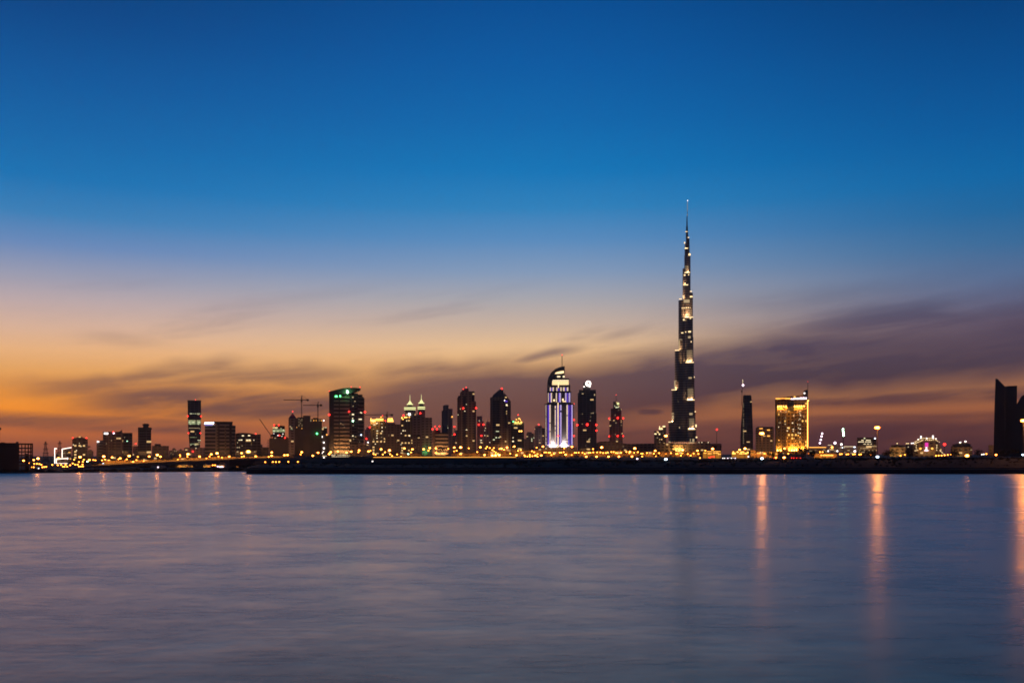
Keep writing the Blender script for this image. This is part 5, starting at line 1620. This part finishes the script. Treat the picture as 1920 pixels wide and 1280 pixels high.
T = Thing('small_annex', 'tiny tan block at the left foot of the slanted slab tower', 'building', 1858, 1500)
T.block('wall', 'f_tan', (1853.3, 1863.6, 834, None), depth=16)
T = Thing('slanted_slab_tower', 'tall dark plain slab tower with a sharply slanted roof edge', 'building', 1885, 1400)
T.outline('left_slab', 'f_plain' if False else 'darkc', [(1862.5, 860), (1864.4, 770), (1866.4, 709), (1870.5, 709.6), (1874.5, 714), (1884.2, 724), (1884.2, 860)], 0, 40)
T.outline('right_slab', 'steel', [(1884.3, 860), (1884.3, 724), (1891, 723.2), (1907, 723), (1906.6, 780), (1906, 860)], 4, 44)
T = Thing('sloping_tower', 'dark tower with a sloping left shoulder cut by the right edge', 'building', 1925, 1350)
T.outline('wall', 'darkc', [(1893, 860), (1895, 800), (1900, 775), (1906, 758), (1914, 744), (1918, 740.6), (1930, 738), (1950, 742), (1955, 860)], 0, 40)

# ---- low buildings added just behind the street lamps to catch light
LOWS = [(700, 742, 851, 'added low tan building right of the swooping tower podium'), (745, 790, 849.5, 'added low tan building below the twin domed towers'), (846, 905, 848.5, 'added low tan building below the tall stepped tower'),
        (908, 957, 845, 'added low tan building below the slanted tower'), (960, 1018, 844, 'added low tan building below the yellow cupola tower'), (1020, 1080, 846, 'added low tan building under the crescent topped hotel'),
        (1082, 1140, 845.5, 'added low tan building under the ring sign tower'), (1142, 1200, 845, 'added low tan building below the curved mall'), (1202, 1256, 846.5, 'added low tan building left of the tallest tower'), (1258, 1314, 846, 'added low tan building below the tallest tower'),
        (1458, 1512, 851, 'added low tan wall at the foot of the gold hotel'), (450, 500, 856, 'added low tan wall below the curved top block'), (502, 600, 855, 'added low tan wall below the unfinished tower block')]
for i, (a, b, yt, lb) in enumerate(LOWS):
    T = Thing('added_low_building', lb, 'building', (a + b) / 2, 1190, gz=PZ if a > 470 else GZ, group='low buildings added behind the street lamps')
    T.block('wall', 'f_tan', (a, b, yt, None), depth=14)
    q = a + 3
    rr_ = []
    while q < b - 6:
        w_ = rs.uniform(5, 11)
        rr_.append((q, min(q + w_, b - 1), yt - rs.uniform(.8, 3), yt, 3))
        q += w_ + rs.uniform(3, 9)
    for r_ in rr_:
        T.block('roof_house', 'f_brown', r_, depth=9)
    n_ = max(1, int((b - a) / 22))
    for k_ in range(n_):
        T.area(a + (k_ + .5) * (b - a) / n_, yt + 7, 12, 2, 4200, (1, .36, .04), d=-9, tilt=20)  # area light added to give the wall its orange glow

# ================================================================ LAMPS
def lamp_proto():
    MBp = MB().cyl(0, 0, 0, 1, .16, .1, 6)
    MBh = MB().ball(0, 0, 0, 1, 10, .72)
    return MBp.build('pole', 'steel'), MBh
lp, _ = lamp_proto()
pole_me = lp.data
bpy.data.objects.remove(lp)
heads = {}
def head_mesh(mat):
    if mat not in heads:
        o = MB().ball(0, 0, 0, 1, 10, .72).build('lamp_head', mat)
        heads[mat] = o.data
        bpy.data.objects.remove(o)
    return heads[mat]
o = MB().box(-1.0, 1.0, -.5, .5, .62, .95).build('lamp_cap', 'steel')
cap_me = o.data
bpy.data.objects.remove(o)


def kid(name, me, root, loc=(0, 0, 0), sc=(1, 1, 1)):
    c = bpy.data.objects.new(name, me)
    COL.objects.link(c)
    c.parent = root
    c.location, c.scale = loc, sc
    return c


S, Md, B = 1.5, 2.2, 3.1
L = []   # (x, y, radius px, colour)
def add(col, r, *pts): L.extend((x, y, r, col) for x, y in pts)
add('orange', S, (49.2, 867.5), (64, 869), (69.3, 869), (73.8, 869.3), (77.4, 870.8), (59.8, 875.4), (63, 875.4), (79.5, 875.4), (83, 875), (86.5, 874.7),
    (98, 871), (108.3, 871.6), (114.6, 871), (123, 870.5), (118, 874.3), (121, 874.3), (125.9, 874.3), (131.5, 871.6), (136.4, 868.4), (141, 870.5), (145.6, 870.6), (148, 865.6),
    (139, 861.3), (157.2, 861.3), (155.4, 865.3), (154.7, 870.2), (148, 874), (151.6, 874), (155.4, 874), (175, 861.8), (178.9, 862.5), (196.9, 861), (191.3, 862.5), (203.9, 862.8),
    (215.2, 863.9), (222.2, 860.6), (235.1, 863.2), (237.7, 860.6), (258.3, 856), (255.8, 862), (245.3, 865.6), (254.5, 867.7), (260.1, 867.7), (269.5, 864.2), (271.6, 867), (279.1, 867.7),
    (283.6, 867.4), (287.8, 865.1), (296.5, 865.6), (305.4, 866.7), (308.2, 863.5), (323, 864.9), (333.5, 861.3), (339.4, 863.5), (337.3, 852.6), (337.7, 855.4), (351.5, 855.8),
    (360.7, 861), (387, 859.2), (393, 855.3), (409.7, 855.4), (416.2, 857.4), (457.3, 855), (453.5, 856), (480.7, 855.3), (398.9, 871.6), (403.1, 871.6),
    (503.9, 856.1), (497.2, 865.8), (511.5, 865.6), (517.3, 865.6), (523.6, 865.4), (540.5, 865.3), (558.5, 865.3), (563.7, 851.5), (672, 847.3), (694.5, 844.5), (700.4, 850.8), (704, 851.9), (717.7, 851.5),
    (722.1, 847.3), (731.3, 851.2), (735.2, 854.3), (744.6, 851.5), (752, 855.4), (770.6, 847.6), (803.3, 844.2), (840.5, 841), (851.5, 845.6), (856.1, 844.5), (878.9, 840), (894.8, 847),
    (913.4, 837.2), (918.3, 839.5), (923.2, 843.3), (926.3, 845.6), (929.6, 848), (933, 850.6), (911, 840.2), (926, 839.5), (936.6, 841.2), (945, 842.8), (956.7, 850.1),
    (971.3, 844.7), (976.5, 843.3), (983.2, 853), (984.6, 855), (988.8, 855.3), (993.3, 852.2), (993.3, 855.5), (998.3, 854.7), (1007.8, 850.8), (1007.8, 855.7), (997.3, 845.4), (1001.5, 847.3), (1006.1, 838.8),
    (1020.9, 847.6), (1023.6, 847.6), (1028.6, 848), (1031.4, 848), (1033.8, 852.6), (1038.5, 850.4), (1049.4, 848), (1052.3, 848), (1057, 847.3), (1058, 840), (1077.6, 848.3), (1080.2, 848.3), (1084.9, 848),
    (1092.2, 848.3), (1096.4, 850.5), (1072.2, 852.5), (1104.2, 848.4), (1107, 848.4), (1112.3, 847.7), (1112, 841.4), (1119.6, 847.6), (1125.8, 847.6), (1130.9, 848.7), (1136.2, 848.7), (1139.4, 847.8),
    (1146.3, 846.9), (1150.6, 847), (1154.8, 848.6), (1157.2, 849), (1164.6, 848.3), (1174.4, 846.9), (1180, 848.9), (1189.2, 848.3), (1196, 847.2), (1202.3, 850), (1204.8, 850), (1213, 848.7), (1226, 850), (1230, 854.6),
    (1235.9, 849), (1204, 855.3), (1248.5, 850.4), (1258, 849), (1267.9, 850.5), (1270.3, 850.5), (1276.7, 853.6), (1279.5, 849.4), (1289.6, 850.8), (1295, 853.6), (1300.6, 849.7), (1309.4, 850.5), (1322.4, 844.2),
    (1312.5, 858.1), (1340, 843), (1433.5, 850), (1414, 850.3), (1418.5, 851), (1478, 850), (1480.2, 843.6), (1516.5, 849.7), (1524.4, 849.7), (1537.5, 847), (1542.4, 847), (1575.2, 851), (1578.2, 850.7),
    (1587.4, 851.4), (1590.4, 851), (1599.6, 851.4), (1602.6, 850.9), (1611.2, 851.7), (1614.2, 851.3), (1632.3, 852.9), (1688.6, 853.9), (1696.4, 852), (1755, 854), (1760, 853.6), (1765.5, 853.4), (1771.2, 853), (1777, 852.4), (1783, 851.8), (1849.5, 850.6))
add('orangem', Md, (44.2, 863.2), (63, 862), (53.5, 867), (109.7, 858.5), (167.4, 861.8), (210.3, 857.1), (225.5, 858.8), (249.8, 865.6), (279.7, 855.4), (300.8, 855.7), (374.3, 855.7), (396.1, 851.2), (429.8, 855.7), (453, 849.1),
    (509.5, 847.7), (509.3, 853.9), (533.4, 852.9), (539, 852.6), (565.8, 847.3), (586.5, 853.9), (596.3, 848.3), (617.1, 850.8), (620.2, 847.3), (633.7, 845.9), (649.9, 848), (658.6, 846.3), (673.4, 843.8),
    (691, 845.9), (714.6, 841.7), (758.3, 840.2), (773.2, 841.9), (794.5, 841.7), (805.8, 839.5), (817.3, 839.8), (817.6, 848.7), (851.8, 838.6), (863.7, 850.8), (900.7, 838.1), (908.5, 852.5), (940.1, 840.7), (950.7, 838.4),
    (964.2, 836.7), (968.4, 852.9), (1003.9, 853.6), (1014.9, 853.3), (1017.9, 836.7), (1060.6, 851.8), (1072.5, 837.2), (1099.2, 855.7), (1118.5, 855.7), (1141.1, 855.7), (1160.4, 855.7), (1181.1, 846.6), (1185, 855.3),
    (1228.5, 844.7), (1307.6, 844.5), (1386.8, 842.8), (1463.9, 844.2), (1471, 840.3), (1560.2, 837.9), (1867.5, 852.3), (479.5, 855))
add('orangeb', B * .9, (71.3, 859.2), (150, 856.4), (194.5, 855.4), (242.1, 854.3), (294.9, 852.5), (352.5, 851), (407, 849.4), (730.3, 844), (863.7, 838.4), (1128.1, 838.4), (1190.2, 840.2), (1279.9, 843.3), (1336.1, 841), (1396.9, 840.5), (1470.2, 857.4), (936, 852.6), (929, 853.2), (923, 853.4))
add('orangeb', B * 1.3, (465.7, 846.3), (1813.3, 853.9))
add('white', 1.4, (72, 877.5), (224, 868.1), (454.7, 871.9), (698.4, 864.4), (607.3, 857.5), (1403.2, 855.7), (1841, 851.8), (1844.5, 851.2))
add('greenw', 1.5, (163.8, 865), (765.4, 850.8))
add('pinkw', 1.7, (296, 875.4), (407.8, 874), (1194.9, 859.7))
add('bluew', 1.6, (193.7, 869))
add('bluew', 2.8, (1248.5, 860.4), (1428.8, 859), (1645.3, 856), (1919, 852.2))
add('orange', Md, (1454.8, 857.6))
marks = [(0, 'by the unfinished building'), (62, 'near the nearer power pylon'), (98, 'before the white outlined building'), (134, 'below the domed roof tower'), (180, 'below the twin wing block'), (248, 'below the crowned tower'),
         (288, 'below the low dark block'), (318, 'left of the banded slab tower'), (350, 'below the banded slab tower'), (384, 'below the signed office block'), (441, 'below the curved top block'), (500, 'below the round top tower'),
         (541, 'below the unfinished tower block'), (604, 'below the swooping tower'), (689, 'below the amber crowned block'), (722, 'below the amber lantern block'), (750, 'below the twin domed towers'), (798, 'below the banded office block'),
         (845, 'below the tall stepped tower'), (895, 'below the slanted tower'), (959, 'below the yellow cupola tower'), (985, 'left of the crescent topped hotel'), (1021, 'below the crescent topped hotel'), (1077, 'below the ring sign tower'),
         (1119, 'below the beaconed tower'), (1170, 'below the curved mall roof'), (1226, 'below the terraced block'), (1252, 'below the tallest tower'), (1310, 'at the orange arcade'), (1354, 'at the yellow showroom'),
         (1407, 'left of the gold hotel'), (1453, 'below the gold hotel'), (1517, 'by the orange shed'), (1570, 'right of the orange shed'), (1607, 'below the lit office cube'), (1660, 'below the left palace wing'), (1711, 'below the arched palace'),
         (1790, 'below the ornamented palace building'), (1835, 'left of the slanted slab tower'), (1862, 'below the slanted slab tower')]
SZ = {S: 'small', Md: 'middle sized', 1.4: 'small', 1.5: 'small', 1.7: 'small', 1.6: 'small'}
CN = {'orange': 'orange', 'orangem': 'orange', 'orangeb': 'orange', 'white': 'white', 'greenw': 'green', 'pinkw': 'pinkish', 'bluew': 'bluish white'}
ORD = ['first', 'second', 'third', 'fourth', 'fifth', 'sixth', 'seventh', 'eighth', 'ninth', 'tenth', 'eleventh', 'twelfth', 'thirteenth', 'fourteenth', 'fifteenth', 'sixteenth', 'seventeenth', 'eighteenth', 'nineteenth', 'twentieth',
       'twenty-first', 'twenty-second', 'twenty-third', 'twenty-fourth', 'twenty-fifth', 'twenty-sixth', 'twenty-seventh', 'twenty-eighth', 'twenty-ninth', 'thirtieth']
L.sort()
sets = {}
for l in L:
    mk = [t for a, t in marks if a <= l[0]][-1]
    sz = SZ.get(l[2], 'large')
    sets.setdefault((sz, CN[l[3]], mk), []).append(l)
rs = random.Random(21)
for (sz, cn, mk), ls in sets.items():
    for i, (x, y, r, mat) in enumerate(ls):
        gz = GZ if x < 462 else PZ
        low = y > (864 if x < 462 else 853)
        if x < 462: D = 700 + (rs.uniform(0, 60) if y > 870 else rs.uniform(150, 500))
        elif y > 860: D = 655
        elif y > 853: D = rs.uniform(690, 780)
        else: D = rs.uniform(800, 1150)
        if r >= 2.5: D = 652
        if 500 < x < 970 and 700 < D < 716 or (500 < x < 970 and y < 858 and D < 720): D = 735
        z = wz(y, D)
        while z < gz + 1.5 and D > 640:
            D -= 15
            z = wz(y, D)
        gz = min(gz, z - 1.2)
        lab = ('single %s %s lamp %s' % (sz, cn, mk)) if len(ls) == 1 else ('%s from left of the %d %s %s lamps %s' % (ORD[i], len(ls), sz, cn, mk))
        root = bpy.data.objects.new('street_lamp', None)
        COL.objects.link(root)
        root.location = (wx(x, D), D, gz)
        tag(root, lab, 'street lamp', 'street lamps along the far shore')
        rr = r * D / FPX
        kid('pole', pole_me, root, (0, 0, 0), (1, 1, z - gz))
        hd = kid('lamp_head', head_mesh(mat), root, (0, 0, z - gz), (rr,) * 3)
        if mat in ('orangem', 'orangeb') and (D > 800 or x < 500):
            pl = bpy.data.lights.new('lamp_beam', 'POINT')
            pl.energy = (1000 if mat == 'orangem' else 1300) * (.45 if x < 500 else 1)
            pl.color = (1, .33, .045)
            pl.shadow_soft_size = .4
            po = bpy.data.objects.new('lamp_beam', pl)
            COL.objects.link(po)
            po.parent = root
            po.location = (0, -rr - .6, z - gz)
        kid('lamp_cap', cap_me, hd, (0, 0, .08), (.5, .8, .7))


def high_mast(x, y, D, label, e, rpx=2.8, mat='orangeb', yb=None):
    """tall lighting mast: pole, crown ring, ring of floodlights and their light"""
    T = Thing('floodlight_mast', label, 'light mast', x, D, gz=PZ if x > 462 else GZ, group='tall single floodlight masts')
    X0, zt = T.X(x), T.Z(y)
    MB().cyl(X0, D, T.gz, zt + .8, .34, .18, 10).build('pole', 'steel', T)
    r = T.m(rpx) * .40
    mb = MB()
    for i in range(12):
        a, b = i * math.pi / 6, (i + 1) * math.pi / 6
        mb.bar((X0 + r * math.cos(a), D + r * math.sin(a), zt + .25), (X0 + r * math.cos(b), D + r * math.sin(b), zt + .25), .09)
    ring = mb.build('crown_ring', 'steel', T)
    for i in range(6):
        a = i * math.pi / 3 + .3
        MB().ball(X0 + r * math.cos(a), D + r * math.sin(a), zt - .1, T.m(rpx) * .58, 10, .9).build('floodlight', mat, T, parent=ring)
    ld = bpy.data.lights.new('mast_light', 'POINT')
    ld.energy = e
    ld.shadow_soft_size = 2.6
    ld.color = (1, .34, .05)
    lo = bpy.data.objects.new('mast_light', ld)
    COL.objects.link(lo)
    lo.parent = T.root
    lo.location = (0, -r - T.m(rpx) * .58 - 2.8, zt - T.gz - 1)


high_mast(1645, 801.2, 690, 'tallest lone floodlight mast blazing orange right of the office cube', 1.4e4, 5.4)
high_mast(1428.5, 812, 760, 'floodlight mast blazing orange between tapering tower and gold hotel', 1.0e4, 5.0)
high_mast(1919, 788, 640, 'floodlight mast blazing orange at the right edge', 1.6e4, 5.6)
high_mast(1248.5, 816.6, 900, 'small floodlight mast left of the foot of the tallest tower', 1.2e3, 3.4)

# ================================================================ CARS
def car_proto():
    T = Thing('parked_car', 'x', 'car', 1356, 720)
    X0, Y0, Z0 = T.o
    mb = MB()
    prof = [(-2.2, .35), (-2.25, .8), (-1.5, .95), (-.8, 1.42), (.7, 1.45), (1.4, 1.0), (2.2, .85), (2.25, .35)]
    mb.face([(X0 + a, Z0 + b) for a, b in prof], Y0 - .9, Y0 + .9)
    mb.build('body', 'darkc', T)
    for sx in (-1.35, 1.35):
        for sy in (-.86, .86):
            m2 = MB()
            n = 12
            c = [(X0 + sx + .34 * math.cos(2 * math.pi * i / n), Z0 + .34 + .34 * math.sin(2 * math.pi * i / n)) for i in range(n)]
            m2.face(c, Y0 + sy - .1, Y0 + sy + .1)
            m2.build('wheel', 'steel', T)
    return T
proto = car_proto()
cars = [(1357, 'white', 'leftmost car, headlights on, between the arcade and the showroom'), (1363, 'pinkw', 'second car with bright headlights right of the arcade'), (1370, 'white', 'third car with bright headlights just before the showroom'),
        (1377, 'pinkw', 'car with headlights on before the left end of the showroom'), (1453, 'reds', 'car showing red tail lights at the left foot of the gold hotel'), (1486, 'red', 'car with red tail lights, left one of two before the gold hotel'),
        (1492, 'red', 'car with red tail lights, right one of two before the gold hotel'), (1499, 'reds', 'car with dim red lights below the right end of the gold hotel')]
for i, (x, mt, lb) in enumerate(cars):
    if i == 0:
        root = proto.root
        root.name = 'car'
    else:
        root = proto.root.copy()
        COL.objects.link(root)
        for ch in [c for c in proto.root.children if c.name.split('.')[0] in ('body', 'wheel')]:
            c = ch.copy()
            COL.objects.link(c)
            c.parent = root
    D = 712 if x < 1400 else 730
    y = 851.0 if x < 1374 else 856.5
    root.location = (wx(x, D), D, PZ)
    tag(root, lb, 'car', 'cars on the shore road')
for i, (x, mt, lb) in enumerate(cars):
    root = [o for o in bpy.data.objects if o.get('label') == lb][0]
    for sy in (-.62, .62):
        c = kid('headlight' if mt in ('white', 'pinkw') else 'tail_light', head_mesh(mt), root, (sy, -1.0, .75), (.42, .2, .34))

# ---- an area light added before each tower stands in for the city glow
for o in list(bpy.data.objects):
    if o.parent is None and o.get('category') == 'building' and o.location.y > 1250 and o.name.split('.')[0] not in ('supertall_tower', 'gold_hotel', 'crescent_topped_hotel', 'added_low_building', 'slanted_slab_tower', 'sloping_tower', 'palace_building', 'arched_palace'):
        w = 14.0
        al = bpy.data.lights.new('street_glow', 'AREA')
        al.shape = 'RECTANGLE'
        al.size, al.size_y = 30, 6
        al.energy = 3300
        al.color = (1, .46, .16)
        ao = bpy.data.objects.new('street_glow', al)
        COL.objects.link(ao)
        ao.parent = o
        ao.location = (0, -36, 12)
        ao.rotation_euler = (R(90 + 46), 0, 0)

# ================================================================ AIR
hm = bpy.data.materials.new('evening_haze')
hm.use_nodes = True
ht = hm.node_tree
for n in list(ht.nodes):
    ht.nodes.remove(n)
ho = ht.nodes.new('ShaderNodeOutputMaterial')
hv = ht.nodes.new('ShaderNodeVolumePrincipled')
hv.inputs['Color'].default_value = (0.97, 0.92, 0.90, 1)
hv.inputs['Density'].default_value = HAZE_D
hv.inputs['Anisotropy'].default_value = 0.78
ht.links.new(hv.outputs[0], ho.inputs['Volume'])
hb = MB().box(-9600, 9600, -500, HAZE_Y, -4, 960).build('haze', hm)
hb['kind'] = 'stuff'
tag(hb, 'thin evening haze over the creek and the far city', 'haze')
hb.display_type = 'WIRE'
